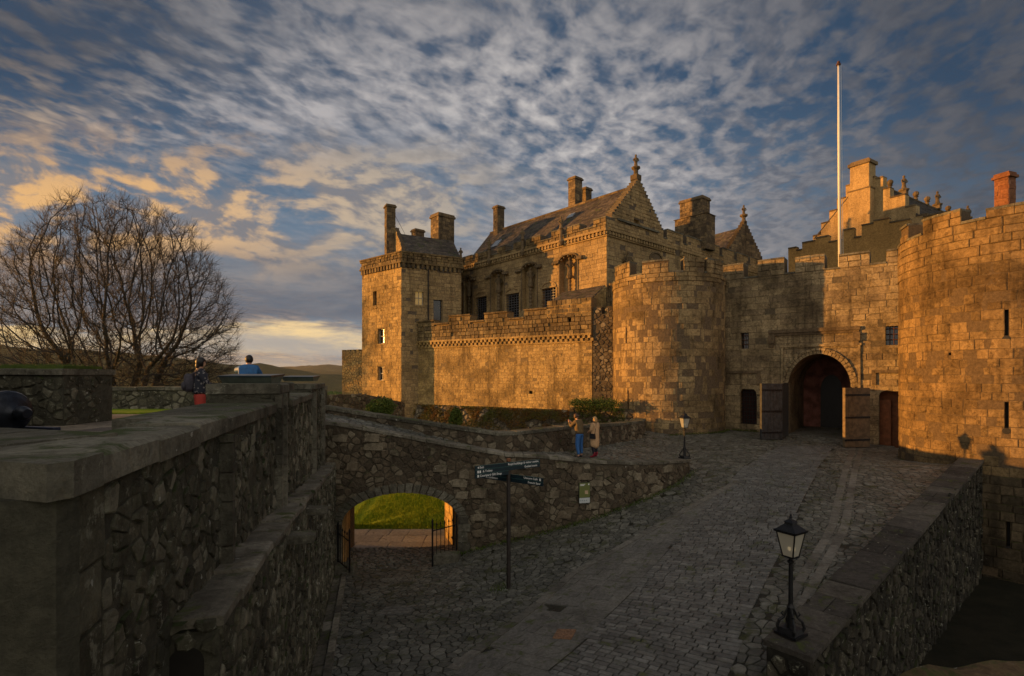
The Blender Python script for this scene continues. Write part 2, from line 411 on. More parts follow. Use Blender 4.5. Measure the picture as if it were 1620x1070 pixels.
M['flag'] = stone_mat('flagstone', (.24, .2, .16), (.32, .27, .21), (.17, .14, .12), mortar=(.07, .06, .045), stain=.35, lichen=.2, rough=.75, wet=.2)
M['rampslab'] = stone_mat('ramp_coping', (.10, .09, .08), (.15, .135, .115), (.07, .062, .056), mortar=(.03, .026, .02), stain=.7, lichen=.8, moss=.12, bump=.9)
M['wetflag'] = stone_mat('wet_flagstone', (.38, .36, .31), (.46, .44, .37), (.31, .3, .26), mortar=(.12, .1, .08), stain=.3, rough=.42, wet=.15, bump=.3)
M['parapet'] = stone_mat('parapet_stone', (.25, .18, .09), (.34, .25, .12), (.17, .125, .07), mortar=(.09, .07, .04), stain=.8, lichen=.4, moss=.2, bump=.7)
M['ashlar_dimmed'] = stone_mat('ashlar_vignetted', (.29, .20, .098), (.32, .225, .11), (.24, .17, .085), mortar=(.12, .085, .05), stain=.95, lichen=.35, moss=.12, bump=.6)  # same stone as ashlar, with lens-edge darkening put into its colour
M['pitstone'] = stone_mat('pit_masonry', (.13, .10, .06), (.17, .13, .08), (.09, .07, .045), mortar=(.05, .04, .025), stain=.9, lichen=.4, moss=.4, bump=.8)
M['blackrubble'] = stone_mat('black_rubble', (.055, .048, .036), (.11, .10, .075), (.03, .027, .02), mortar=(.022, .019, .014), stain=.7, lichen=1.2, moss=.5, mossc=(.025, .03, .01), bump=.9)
M['track'] = stone_mat('smooth_track', (.19, .182, .16), (.23, .22, .195), (.15, .143, .127), mortar=(.05, .05, .04), stain=.4, lichen=.2, moss=.1, rough=.6)
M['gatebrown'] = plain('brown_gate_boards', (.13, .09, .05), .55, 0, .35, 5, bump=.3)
M['iron'] = plain('black_iron', (.012, .012, .014), .45, .3, .3, 20)
M['rust'] = plain('rusty_iron', (.09, .035, .02), .7, .2, .5, 12)
M['darkwin'] = plain('dark_interior', (.012, .010, .009), .5, 0, .3)
M['glass'] = plain('window_glass', (.02, .022, .025), .12, 0, .3, 3, spec=.8)
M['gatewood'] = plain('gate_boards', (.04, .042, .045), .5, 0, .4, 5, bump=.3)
M['lead'] = plain('lead', (.1, .1, .11), .5, .2, .2)
M['pole'] = plain('white_paint', (.75, .73, .7), .4, 0, .05)
M['sign'] = plain('sign_panel', (.010, .024, .034), .35, 0, .2)
M['white'] = plain('white_lettering', (.8, .8, .78), .6, 0, .02)
M['signline'] = plain('sign_rule', (.05, .14, .13), .5, 0, .05)
M['postbrown'] = plain('post_paint', (.035, .028, .025), .45, 0, .2)
# ------------------------------------------------------------------ heights of the cobbled forecourt
def G3(px, py, Y): return tuple(P(px, py, Y))
road_pts = [G3(1200, 1070, 8.4), G3(850, 1070, 8.8), G3(490, 1070, 9.7), G3(805, 932, 13.7), G3(640, 895, 17.6), G3(545, 898, 17.3), G3(777, 863, 17.8), G3(880, 839, 17.9),
            G3(965, 812, 18.4), G3(1025, 792, 18.8), G3(1082, 757, 20.6), (7.75, 21.3, -3.8), G3(1295, 690, 30), (15.3, 34, -3.45), (10.0, 30.4, -3.44), G3(1400, 705, 28.3),
            G3(1440, 728, 23.9), G3(1500, 735, 20.9), (17.9, 20.1, -3.32), (13.4, 16.15, -3.68), (8.9, 12.2, -4.08), (6.6, 10.3, -4.33), (4.3, 8.4, -4.72), (9.2, 24.5, -3.66),
            (-6.1, 20.8, -6.5), (-2, 20.8, -6.5), (0, 3, -4.9), (-3, 3, -5.3), (4, 3, -4.6), (22, 30, -3.7), (12.5, 38, -3.4), (16.5, 36, -3.5)]
h = RBF(road_pts)
def G(px, py):
    Y = 12.0
    for _ in range(60):
        X = (px-HX)/F*Y; z = h(X, Y); Yn = -z*F/(py-HY); Y = Y*.5+min(max(Yn, 2), 45)*.5
    return ((px-HX)/F*Y, Y)
# inner wall (with the arch), outer wall of the walkway
IW = Path([P(500, 0, 16.9), P(640, 0, 17.5), P(777, 0, 17.8), P(880, 0, 17.95), P(965, 0, 18.4), P(1025, 0, 19.1), P(1068, 0, 20.1), P(1091, 0, 21.2)], 2)
iw_top = lin([(IW.u(px), P(px, py, Y).z) for px, py, Y in ((512, 665, 17), (600, 681, 17.3), (700, 700, 17.65), (795, 717, 17.8), (870, 722, 17.95), (941, 729, 18.25), (1011, 731, 18.9), (1089, 727, 21.1))])
iw_top0 = lambda u: iw_top(u)-.1
iw_top0.br = iw_top.br
OWp = [(-7.15, 19.7), (-.34, 19.4), (2.57, 22.3), (5.4, 26.0), (7.1, 28.5), (7.9, 30.9)]
OW = Path(OWp)
ow_top = lin([(0, -1.18), (OW.cum[1]-.02, -2.17), (OW.cum[1]+.02, -2.17), (OW.cum[2], -2.17), (OW.cum[3], -2.4), (OW.L, -2.56)])
ow_top0 = lambda u: ow_top(u)-.09
ow_top0.br = ow_top.br
arch = Op(IW.u(541), IW.u(724.5), -7.2, P(0, 779, 17.5).z, .97)
TL = (10.16, 34.0, 3.485); TR = (21.44, 21.96, 4.1)
def disc(c, n=24, k=1.0): return [(c[0]+c[2]*k*math.cos(2*math.pi*i/n), c[1]+c[2]*k*math.sin(2*math.pi*i/n)) for i in range(n)]
GW = Flat((11.6, 34.54), (24.0, 24.98))
# floor areas
left_foot = [(-1.1-.278*y, y) for y in (3.0, 10, 17.3)]
iw_line = [IW(u, 0, -.25)[:2] for u in np.linspace(IW.u(728), IW.L, 30)]
roadpoly = [(-1.9, 3.0)]+left_foot[1:]+[(-6.1, 17.6), (-6.5, 19.75), (-2.1, 19.75), (-1.8, 17.9)]+iw_line+[(7.5, 21.5), (9.4, 30.6), (11.6, 36), (13.6, 40), (19.5, 40), (20.5, 28.5), (19.5, 24), (18.0, 20.0), (4.25, 8.15), (4.25, 3)]
in_road = inpoly(roadpoly)
def sheet(name, fn, inside, x0, x1, y0, y1, st, mat, t=-1, dz=0, kind='structure'):
    mb = MB(); idx = {}
    nx = int((x1-x0)/st)+1; ny = int((y1-y0)/st)+1
    def vi(i, j):
        if (i, j) not in idx:
            x, y = x0+i*st, y0+j*st; idx[i, j] = len(mb.v); mb.v.append((x, y, fn(x, y)+dz)); mb.t.append(t)
        return idx[i, j]
    for i in range(nx):
        for j in range(ny):
            if inside(x0+(i+.5)*st, y0+(j+.5)*st): mb.f.append((vi(i, j), vi(i+1, j), vi(i+1, j+1), vi(i, j+1)))
    o = mb.build(name, mat, smooth=True); return tag(o, kind=kind)
sheet('road', h, in_road, -7, 24, 3, 40, .25, M['cobble'], dz=-.012)
# road zones, laid out on the forecourt
A0, A1, A2 = G(869, 1062), G(1090, 828), G(1232, 706)
B0, B1, B2 = G(1151, 1062), G(1224, 900), G(1320, 706)
K0, K1, K2 = G(714, 1060), G(905, 908), G(1168, 762)
setts = [A0, A1, A2, B2, B1, B0, (B0[0], 5), (A0[0]-.3, 5)]
strip = [K0, K1, K2, A2, A1, A0, (A0[0]-.3, 5), (K0[0]-.6, 5)]
in_setts, in_strip = inpoly(setts), inpoly(strip)
tr = [[G(1243, 958), G(1316, 838), G(1351, 706)], [G(1268, 962), G(1336, 838), G(1363, 706)]]
lane = tr[0]+tr[1][::-1]; in_lane = inpoly(lane)
class GroundS:
    def __init__(s, o, a):
        s.o = Vector(o); e = Vector(a)-s.o; e.normalize(); s.v = e; s.u = Vector((e.y, -e.x))
    def xy(s, u, v): q = s.o+s.u*u+s.v*v; return q.x, q.y
    def __call__(s, u, v, d=0): x, y = s.xy(u, v); return (x, y, hh(x, y)+d)
hh = h
cam_ok = lambda x, y: y > 7.5 and -.62*y-1 < x < 1.02*y
GS = GroundS(A0, A2)
mb = MB()
masonry(mb, GS, -1.0, 6.5, -2.5, 26, lambda u, v: in_setts(*GS.xy(u, v)) and cam_ok(*GS.xy(u, v)), ch=(.12, .14), sl=(.24, .36), gap=.018, proud=(.012, .018), jit=.003, step=.1, bev=.009)
tag(mb.build('sett_paving', M['sett'], smooth=False), kind='structure')
GC = GroundS((0, 0), (0, 1)); mb = MB()
def cob_ok(u, v):
    return in_road(u, v) and not in_setts(u, v) and not in_strip(u, v) and not in_lane(u, v) and cam_ok(u, v) and not (u < -1.7 and v > 17.2)
rubble(mb, GC, -6, 21, 7.5, 19, cob_ok, .2, .17, gap=.010, proud=(.006, .014), bev=.009, jit=.46)
rubble(mb, GC, -6, 21, 19, 34, cob_ok, .24, .22, gap=.012, proud=(.0, .02), bev=.015)
rubble(mb, GC, -6.1, -1.8, 17.2, 21, in_road, .2, .18, gap=.016, proud=(.0, .035), bev=.03)
tag(mb.build('cobble_paving', M['cobble']), kind='structure')
mb = MB()   # worn flags of the strip
in_sl = lambda u, v: (in_strip(*GS.xy(u, v)))and cam_ok(*GS.xy(u, v))
masonry(mb, GS, -5, 3, -3, 26, in_sl, ch=(.3, .5), sl=(.4, .9), gap=.006, proud=(.0, .003), jit=.008, step=.08, bev=.01)
tag(mb.build('worn_paving', M['worn']), kind='structure')
mb = MB()   # long kerb flags beside the strip and the smooth wheel tracks
def kerbline(pts, w, hgt, ln=(.5, .9)):
    p = Path(pts); u = 0
    while u < p.L-.2:
        l = min(R(*ln), p.L-u); q = [p(u+.01, 0, -w/2), p(u+l-.01, 0, -w/2), p(u+l-.01, 0, w/2), p(u+.01, 0, w/2)]
        b = [(x, y, h(x, y)-.05) for x, y, _ in q]; t = [(x, y, h(x, y)+hgt) for x, y, _ in q]; mb.hexa(b[::-1], t[::-1], R(0, 1)); u += l
kerbline([K0, K1, K2], .24, .018)
for t in tr: kerbline(t, .2, .016, (.7, 1.3))
tag(mb.build('kerb', M['track']), kind='structure')
mb = MB(); masonry(mb, GS, -6, 12, -3, 26, lambda u, v: in_lane(*GS.xy(u, v)) and cam_ok(*GS.xy(u, v)), ch=(.18, .24), sl=(.2, .3), gap=.02, proud=(0, .012), step=.1)
tag(mb.build('lane_paving', M['cobble']), kind='structure')
# kerb channel at the foot of the left wall
mb = MB(); kp = Path([(-1.07-.278*y+.33, y) for y in (5, 9.7, 16.9)]); kerbline([kp(0, 0)[:2], kp(kp.L, 0)[:2]], .14, .1)
kp2 = Path([(-1.07-.278*y+.12, y) for y in (5, 9.7, 16.9)]); kerbline([kp2(0, 0)[:2], kp2(kp2.L, 0)[:2]], .2, .03)
tag(mb.build('gutter', M['paleslab']), kind='structure')
# small steps / plinth stones by the arch
for px, py, Y, s in ((545, 905, 16.7, (.75, .45, .34)), (707, 893, 17.0, (.85, .5, .34))):
    b = MB(); c = P(px, py, Y); zz = h(c.x, c.y); b.box((c.x, c.y, zz+.14), s, R(-.1, .1), .4, .95)
    o = b.build('stone_block', M['slab'], bevel=.03)
    tag(o, 'squared mossy stone block under the %s leaf of the open iron gate' % ('left' if px < 600 else 'right'), 'stone block')
# ------------------------------------------------------------------ walkway behind the arch wall, and its floor
bl = [((7.4+(9.6-7.4)*k), 21.4+(30.5-21.4)*k) for k in (0, .2, .4, .6, .8, 1)]
wt = RBF([(-6.5, 17.2, -1.5), (-7.15, 19.6, -1.4), (-4.17, 17.7, -2.0), (-4.5, 19.5, -1.88), (-.35, 19.3, -2.85), (-.3, 18, -2.82), (1.5, 18.1, -2.95), (2.68, 21, -3.32), (2.8, 18.5, -3.12),
          (5, 19.6, -3.3), (7.1, 28.3, -3.42), (6.6, 21.2, -3.5)]+[(x, y, h(x, y)) for x, y in bl])
inner = [IW(u, 0, -.3)[:2] for u in np.linspace(0, IW.L, 40)]
wpoly = inner+bl+[(8.5, 32), (7.9, 30.9)]+OWp[::-1][1:]
in_w = inpoly(wpoly)
sheet('walkway', wt, in_w, -8, 11, 16.8, 32, .2, M['cobble'], dz=-.012)
hh = wt; mb = MB()
rubble(mb, GC, -8, 11, 17, 32, lambda u, v: in_w(u, v), .22, .2, gap=.014, proud=(.0, .03), bev=.03)
tag(mb.build('walkway_paving', M['cobble']), kind='structure'); hh = h
# ------------------------------------------------------------------ lawns, hillside, plain, hills
M['grass'] = None
def grass_mat(name, A, B, sc=1.0):
    m, nt, bs = newmat(name); N = NT(nt); p = N.n('ShaderNodeNewGeometry').outputs['Position']
    n = N.noise(p, .8*sc, 5, .65); n2 = N.noise(p, 14*sc, 3, .7); c = N.mix(N.ramp(n, .3, .7), c4(A), c4(B)); c = N.mix(1.0, c, N.mix(n2, (.5, .5, .5, 1), (1.4, 1.4, 1.3, 1)), 'MULTIPLY')
    N.put(bs.inputs['Base Color'], c); bs.inputs['Roughness'].default_value = .85; bs.inputs['Specular IOR Level'].default_value = .15
    b = N.n('ShaderNodeBump'); b.inputs['Strength'].default_value = .6; b.inputs['Distance'].default_value = .06/sc; N.put(b.inputs['Height'], n2); nt.links.new(b.outputs[0], bs.inputs['Normal']); return m
M['grass'] = grass_mat('lawn_grass', (.14, .23, .012), (.26, .32, .025))
M['hill'] = grass_mat('hill_heath', (.10, .085, .04), (.15, .12, .055), .01)
M['field'] = grass_mat('field_green', (.06, .11, .03), (.14, .12, .05), .006)
M['leaf'] = grass_mat('leaf_green', (.05, .085, .018), (.1, .13, .03), 2)
M['autumn'] = grass_mat('autumn_leaf', (.17, .075, .02), (.12, .13, .03), 1.2)
def lawn_h(x, y):
    z = -6.62+.10*min(10, max(0, y-22.3))+(.27*max(0, min(1, (y-22.8)/1.5))*max(-3, min(3.2, x+4.5)) if y > 22.8 else 0)+.05*math.sin(x*.9)*math.cos(y*.7)*(1 if y > 22.5 else 0)
    if x < -36: z -= ((-36-x)**1.5)*.12
    if y > 52: z -= (y-52)*.35
    return max(z, -60)
sheet('lawn', lawn_h, lambda x, y: not (x > -7.6 and x < -1.3 and y < 22.0) and y > 19.6, -120, 60, 19.8, 130, 1.0, M['grass'])
rnd = random.Random(3); mb = MB()
for i in range(60000):
    x = rnd.uniform(-8, 1.0); y = rnd.uniform(22.2, 31)
    if abs(x/y+.2) > .14: continue
    z = lawn_h(x, y); a = rnd.uniform(0, 6.28); s = rnd.uniform(.06, .15); dx, dy = math.cos(a)*.014, math.sin(a)*.014
    mb.add([(x-dx, y-dy, z-.01), (x+dx, y+dy, z-.01), (x+rnd.uniform(-.04, .04), y+rnd.uniform(-.04, .04), z+s)], [(0, 1, 2)], rnd.random())
tag(mb.build('grass', M['grass']), 'short sunlit green grass seen through the arch', 'grass', kind='stuff')
mb = MB()
class PS:
    def __call__(s, u, v, d=0): return (u, v, -6.56+d)
mb.box((-4, 20.95, -6.72), (9, 2.6, .3), 0, -1)
masonry(mb, PS(), -8.2, .4, 19.66, 22.3, lambda u, v: True, ch=(.75, .95), sl=(.8, 1.2), gap=.02, proud=(.005, .012), step=.1)
tag(mb.build('path', M['wetflag']), kind='structure')
# far plain and hills
mb = MB(); mb.add([(-9000, 60, -60), (9000, 60, -60), (9000, 14000, -60), (-9000, 14000, -60)], [(0, 1, 2, 3)]); tag(mb.build('plain', M['field']), kind='structure')
mb = MB(); mb.add([(-3000, -3000, -62), (3000, -3000, -62), (3000, 100, -62), (-3000, 100, -62)], [(0, 1, 2, 3)]); tag(mb.build('ground', M['field']), kind='structure')
def ridge(name, pts, Y, depth, seed, mat, rough=.04):
    mb = MB(); n = 160; m = 10; px0, px1 = pts[0][0], pts[-1][0]; f = lin(pts)
    for i in range(n+1):
        px = px0+(px1-px0)*i/n; base = -60
        for j in range(m+1):
            t = j/m; y = Y+depth*t; x = (px-HX)/F*Y; top = -(f(px)-HY)/F*(Y+depth*.5)
            z = base+(top-base)*math.sin(math.pi*min(t, 1))**.8+(top-base)*rough*3*(mnoise.fractal(Vector((x*.004, y*.004, seed)), 1, 2, 4))*math.sin(math.pi*t)
            mb.v.append((x*(1+.0*t), y, z)); mb.t.append(.5)
    for i in range(n):
        for j in range(m):
            a = i*(m+1)+j; mb.f.append((a, a+m+1, a+m+2, a+1))
    tag(mb.build(name, mat, smooth=True), kind='structure')
ridge('hills', [(-900, 520), (-200, 540), (60, 556), (200, 568), (300, 578), (345, 576), (390, 584), (430, 590), (480, 594), (620, 598)], 1500, 500, 1, M['hill'])
ridge('hills', [(-300, 585), (300, 590), (420, 587), (520, 588), (700, 590), (1300, 592)], 3800, 900, 2, M['hill'], .02)
ridge('hills', [(100, 582), (330, 586), (440, 579), (480, 577), (540, 580), (640, 586), (1200, 588)], 7500, 1500, 3, M['hill'], .03)
rnd = random.Random(5); mb = MB()
for i in range(500):
    y = rnd.uniform(500, 3200); x = (rnd.uniform(380, 620)-HX)/F*y; s = rnd.uniform(3, 8)*(1 if y < 1500 else 2)
    for k in range(rnd.randint(1, 5)): mb.ell((x+k*s*.9, y+rnd.uniform(-2, 2), -60+s*.4), (s*rnd.uniform(.5, 1), s*.6, s*rnd.uniform(.5, .9)), 6, 4)
tag(mb.build('hedgerow_trees', M['leaf']), 'distant hedges and trees dotted over the plain', 'distant trees', kind='stuff')
# ------------------------------------------------------------------ walls round the forecourt
# arch wall
W = tag(empty('arch_wall', IW(IW.L*.4, -6), 'rubble stone wall curving down beside the cobbled road, pierced by a low archway', 'wall'))
mb = MB(); zb = const(-7.0)
solid(mb, IW, 0, IW.L, zb, iw_top0, .5, [arch], .4)
okw = lambda u, v: v < iw_top0(u)-.02 and v > h(*IW(u, 0)[:2])-.25 and not (arch.ua-.3 < u < arch.ub+.3 and arch.va < v and ((u-(arch.ua+arch.ub)/2)/((arch.ub-arch.ua)/2+.28))**2+(max(0, v-(arch.vb-arch.rise))/(arch.rise+.28))**2 < 1)
rubble(mb, IW, 0, IW.L, -7, -1.4, okw, .27, .165, gap=.013, proud=(.0, .055), bev=.022, jit=.5)
for _ in range(70):
    u = R(.5, IW.L-1); v = R(-6.4, -2); w, q = R(.18, .34), R(.12, .2)
    if okw(u, v) and okw(u+w, v) and okw(u-w, v) and okw(u, v+q): stone(mb, [(u-w+R(-.04, .04), v-q*.8), (u+w*R(.7, 1), v-q), (u+w, v+q*R(.4, .9)), (u+R(-.1, .1), v+q), (u-w*.9, v+q*.6)], IW, R(.05, .085), .03, R(.6, 1))
E2 = Flat(IW(IW.L, 0)[:2], IW(IW.L, 0, -.5)[:2])
rubble(mb, E2, 0, .5, -4.4, iw_top0(IW.L), lambda u, v: True, .3, .22, proud=(.01, .05))
mb.build('masonry', M['rubble'], W)
mb = MB(); arch_ring(mb, IW, arch, .3, 25, .05); 
for ua in (arch.ua-.28, arch.ub):
    v = -6.6
    while v < arch.vb-arch.rise-.1:
        hh_ = R(.25, .4); w = R(.26, .42); a, b = (ua+.28-w, ua+.28) if ua < arch.ua else (ua, ua+w)
        vs = [IW(a, v, -.02), IW(b, v, -.02), IW(b, v+hh_-.02, -.02), IW(a, v+hh_-.02, -.02), IW(a, v, .06), IW(b, v, .06), IW(b, v+hh_-.02, .06), IW(a, v+hh_-.02, .06)]
        mb.add(vs, [(4, 5, 6, 7), (0, 1, 5, 4), (1, 2, 6, 5), (2, 3, 7, 6), (3, 0, 4, 7)], R(0, 1)); v += hh_
mb.build('arch_ring', M['slab'], W)
mb = MB(); ol = arch.outline()
def sk(u, v, k): p = IW(u, v, 0); return (p[0]-.18*k, p[1]+k, v)
for k0, k1 in ((0, .7), (.7, 1.4), (1.4, 2.08)):
    for a, b in zip(ol, ol[1:]):
        for j in range(6 if abs(a[0]-b[0]) < 1e-3 else 1):
            n_ = 6 if abs(a[0]-b[0]) < 1e-3 else 1; a_ = (a[0]+(b[0]-a[0])*j/n_, a[1]+(b[1]-a[1])*j/n_); b_ = (a[0]+(b[0]-a[0])*(j+1)/n_, a[1]+(b[1]-a[1])*(j+1)/n_); mb.add([sk(*a_, k0), sk(*b_, k0), sk(*b_, k1), sk(*a_, k1)], [(0, 1, 2, 3)], R(0, 1))
mb.build('arch_vault', M['curtain'], W)
mb = MB(); coping(mb, IW, 0, IW.L, iw_top0, .5, .1, .05, (.25, .6), (.3, 1)); mb.build('coping', M['paleslab'], W)
# outer wall of the walkway
W = empty('walkway_wall', OW(OW.L*.5, -4), 'outer parapet wall of the raised walkway with dark flat coping, turning up to the round tower', 'wall')
u_of = lambda x: OW.cum[1]*(x+7.15)/(6.81)
oarch = Op(u_of(-6.1), u_of(-2.2), -7.2, -3.96, .97)
mb = MB(); solid(mb, OW, 0, OW.L, const(-7.0), ow_top0, .5, [oarch], .5); reveal(mb, OW, oarch, .5, t=.4, sill=False)
rubble(mb, OW, 0, OW.L, -3.6, -1.3, lambda u, v: v < ow_top0(u)-.02 and v > wt(*OW(u, 0)[:2])-.2, .36, .22, proud=(.01, .06))
class Flip:
    def __init__(s, S, T): s.S = S; s.T = T; s.L = S.L
    def __call__(s, u, z, d=0): return s.S(s.L-u, z, -s.T-d)
rubble(mb, Flip(OW, .5), 0, OW.L, -7, -1.3, lambda u, v: v < ow_top0(OW.L-u)-.02 and not (oarch.ua-.3 < OW.L-u < oarch.ub+.3 and v < oarch.vb+.25), .5, .32, proud=(.01, .06))
mb.build('masonry', M['rubble'], W)
mb = MB(); pq = Flat((-2.75, 21.3), (-2.25, 20.1)); solid(mb, pq, 0, pq.L, const(-7), const(-4.3), .5, [], 1); masonry(mb, pq, 0, pq.L, -6.6, -4.3, lambda u, v: True, ch=(.25, .35), sl=(.4, .7)); mb.build('sun_catch_pier', M['curtain'], W)  # added pier, skewed to catch the sun as a lit strip in the arch
mb = MB(); coping(mb, OW, 0, OW.L-.1, ow_top0, .5, .13, .06, (.7, 1.2), (0, .6)); mb.build('coping', M['slab'], W)
# ---------------- terrace on the left with its parapet
UW = Flat((-2.12, 2.42), (-6.2, 17.0)); yu = lambda y: (y-2.42)/UW.d.y
NW = Flat((-7.5, 4.05), (-2.12, 2.42))
W = empty('terrace_wall', (-4, 9, -6), 'high dark rubble retaining wall with stepped stone parapet, left of the cobbled road', 'wall')
m1a, m1b, m2a = yu(8.1), yu(9.75), yu(13.6)
base_top = -.57
tp = steps(base_top, [(m1a, m1b, -.27), (m2a, UW.L+.1, -.36)])
dr = Op(yu(3.72), yu(4.5), -3.6, -2.08, .34)
mb = MB(); solid(mb, UW, 0, UW.L, const(-7), tp, .9, [dr], 1.0); reveal(mb, UW, dr, .8, back=True, t=-1)
solid(mb, NW, 0, NW.L-.5, const(-7), const(base_top), .6, [], 1.0); solid(mb, NW, NW.L-.5, NW.L, const(-7), const(base_top), .1, [], 1.0, back=False)
ok = lambda u, v: v < tp(u)-.02 and v > -6.6 and not (dr.ua-.12 < u < dr.ub+.12 and v < dr.vb+.12)
rubble(mb, UW, .42, yu(6.5), -4.5, base_top, ok, .17, .105, gap=.008, proud=(.0, .028), bev=.01, jit=.5)
rubble(mb, UW, yu(6.5), UW.L, -4.8, -.3, ok, .27, .16, gap=.012, proud=(.0, .045), bev=.014, jit=.5)
masonry(mb, NW, NW.L-.5, NW.L-.04, -4.5, base_top, lambda u, v: True, ch=(.3, .42), sl=(.5, .7), proud=(.01, .03))
rubble(mb, NW, 0, NW.L-.52, -4.5, base_top, lambda u, v: True, .22, .15, gap=.01, proud=(.0, .04), bev=.016)
masonry(mb, UW, 0.05, .42, -4.5, base_top, lambda u, v: True, ch=(.3, .42), sl=(.5, .7), proud=(.01, .03))
for k, z0, z1 in ((m1a, base_top+.2, -.27), (m2a, base_top+.2, -.36)):
    SK_ = Flat(UW(k, 0, -.93)[:2], UW(k, 0, 0)[:2]); rubble(mb, SK_, 0, .93, z0, z1, lambda u, v: True, .2, .12, proud=(.005, .02))
mb.build('masonry', M['darkrubble'], W)
mb = MB()    # raised quoin strips
for yy, w in ((5.1, .1), (8.12, .12), (8.6, .1), (13.65, .16), (16.4, .3)):
    v = -2.6 if yy < 10 else -3.4
    while v < tp(yu(yy)+.05)-.05:
        hq = min(R(.28, .5), tp(yu(yy)+.05)-v); a = yu(yy); b = a+w*R(.9, 1.1)
        vs = [UW(a, v, -.02), UW(b, v, -.02), UW(b, v+hq-.012, -.02), UW(a, v+hq-.012, -.02), UW(a, v, .12), UW(b, v, .12), UW(b, v+hq-.012, .12), UW(a, v+hq-.012, .12)]
        mb.add(vs, [(4, 5, 6, 7), (0, 1, 5, 4), (1, 2, 6, 5), (2, 3, 7, 6), (3, 0, 4, 7)], R(.3, 1)); v += hq
mb.build('quoin_strip', M['slab'], W)
mb = MB()
ct = const(base_top)
coping(mb, UW, .29, yu(5.2), ct, .42, .17, .06, (.55, .95), (0, 1)); coping(mb, NW, 0, NW.L-.87, ct, .85, .17, .07, (.9, 1.2), (.2, .6))
q = [NW(NW.L-.86, 0, .07), NW(NW.L+.05, 0, .07), UW(.0, 0, .07), UW(.285, 0, .07), UW(.285, 0, -.48), UW(.6, 0, -.48), NW(NW.L-.86, 0, -.9)]; mb.prism([a[:2] for a in q], base_top, -.398, .5)
coping(mb, UW, yu(5.2)+.01, m1a-.01, ct, .95, .15, .05, (.8, 1.1), (.2, .6), 0)
coping(mb, UW, m1b+.01, m2a-.01, ct, .95, .14, .05, (.8, 1.1), (.2, .6), 0)
coping(mb, UW, m1a-.03, m1b+.03, const(-.27), .92, .15, .09, (.8, 1.1), (.3, .8), .02)
coping(mb, UW, m2a-.03, UW.L+.05, const(-.36), 1.05, .14, .09, (.8, 1.1), (.3, .8), .12)
mb.build('coping', M['slab'], W)
# terrace floor
tpoly = [(-3.1, 3.6), (-7.0, 17.1), (-7.2, 19.9), (-40, 20.1), (-40, 3.2)]
sheet('terrace', lambda x, y: -1.3, inpoly(tpoly), -41, -2, 3, 22, .5, M['flag'], t=.2)
mb = MB()
class TS:
    def __call__(s, u, v, d=0): return (u, v, -1.295+d)
intp = inpoly(tpoly)
masonry(mb, TS(), -20, -3, 3.4, 19.6, lambda u, v: intp(u-.3, v) and intp(u+.3, v), ch=(.6, .9), sl=(.7, 1.3), gap=.015, proud=(.003, .01), step=.15)
tag(mb.build('terrace_paving', M['flag']), kind='structure')
mb = MB(); mb.box((-13.4, 18.6, -1.27), (6.4, 2.0, .06), .02); o = mb.build('grass_strip', M['grass']); tag(o, 'strip of yellow green grass along the foot of the terrace back wall', 'grass', kind='stuff')
BW = Path([(-40, 20.0), (-14, 19.9), (-7.2, 19.75)])
W = empty('back_wall', (-16, 20, -6.5), 'low parapet wall with flat dark coping across the back of the terrace, in front of the bare tree', 'wall')
mb = MB(); solid(mb, BW, 0, BW.L, const(-8), const(-.55), .5); rubble(mb, BW, 20, BW.L, -1.35, -.56, lambda u, v: True, .34, .2, proud=(.01, .05)); mb.build('masonry', M['darkrubble'], W)
mb = MB(); coping(mb, BW, 0, BW.L, const(-.55), .5, .14, .06); mb.build('coping', M['slab'], W)
LB = Flat((-30, 13.6), (-11.55, 13.4))
W = empty('embrasure_wall', (-14, 13.4, -1.3), 'taller block of rubble wall with grass growing on its flat top, behind the cannon', 'wall')
mb = MB(); solid(mb, LB, 0, LB.L, const(-1.3), const(.03), 1.6); rubble(mb, LB, LB.L-9, LB.L, -1.3, .02, lambda u, v: True, .3, .2, proud=(.01, .06))
E3 = Flat((-11.55, 13.4), (-11.57, 15.0)); rubble(mb, E3, 0, 1.6, -1.3, .02, lambda u, v: True, .3, .2, proud=(.01, .06)); mb.build('masonry', M['darkrubble'], W)
mb = MB(); coping(mb, LB, 0, LB.L+.05, const(.03), 1.6, .16, .08); mb.build('coping', M['slab'], W)
mb = MB(); rnd = random.Random(9)
mb.box((-17, 14.4, .22), (10.3, 1.3, .1))
for i in range(3000):
    x = rnd.uniform(-22, -11.9); y = rnd.uniform(13.7, 14.9); s = rnd.uniform(.03, .1); mb.add([(x-.01, y, .24), (x+.01, y, .24), (x+rnd.uniform(-.03, .03), y, .26+s)], [(0, 1, 2)])
mb.build('turf', M['leaf'], W)
# unseen wall added beyond the left of the view to shade the near coping
FW = Flat((-3.6, 2.6), (-14.5, 13.4)); W = empty('shade_wall', (-9, 8, -1.3), 'unseen rubble wall added left of the view to shade the near parapet', 'wall')
FW = Path([(-15.2, 13.4), (-4.7, 3.2), (-3.8, .8)]); mb = MB(); solid(mb, FW, 0, FW.L, const(-1.3), const(.5), .6); mb.build('masonry', M['darkrubble'], W)
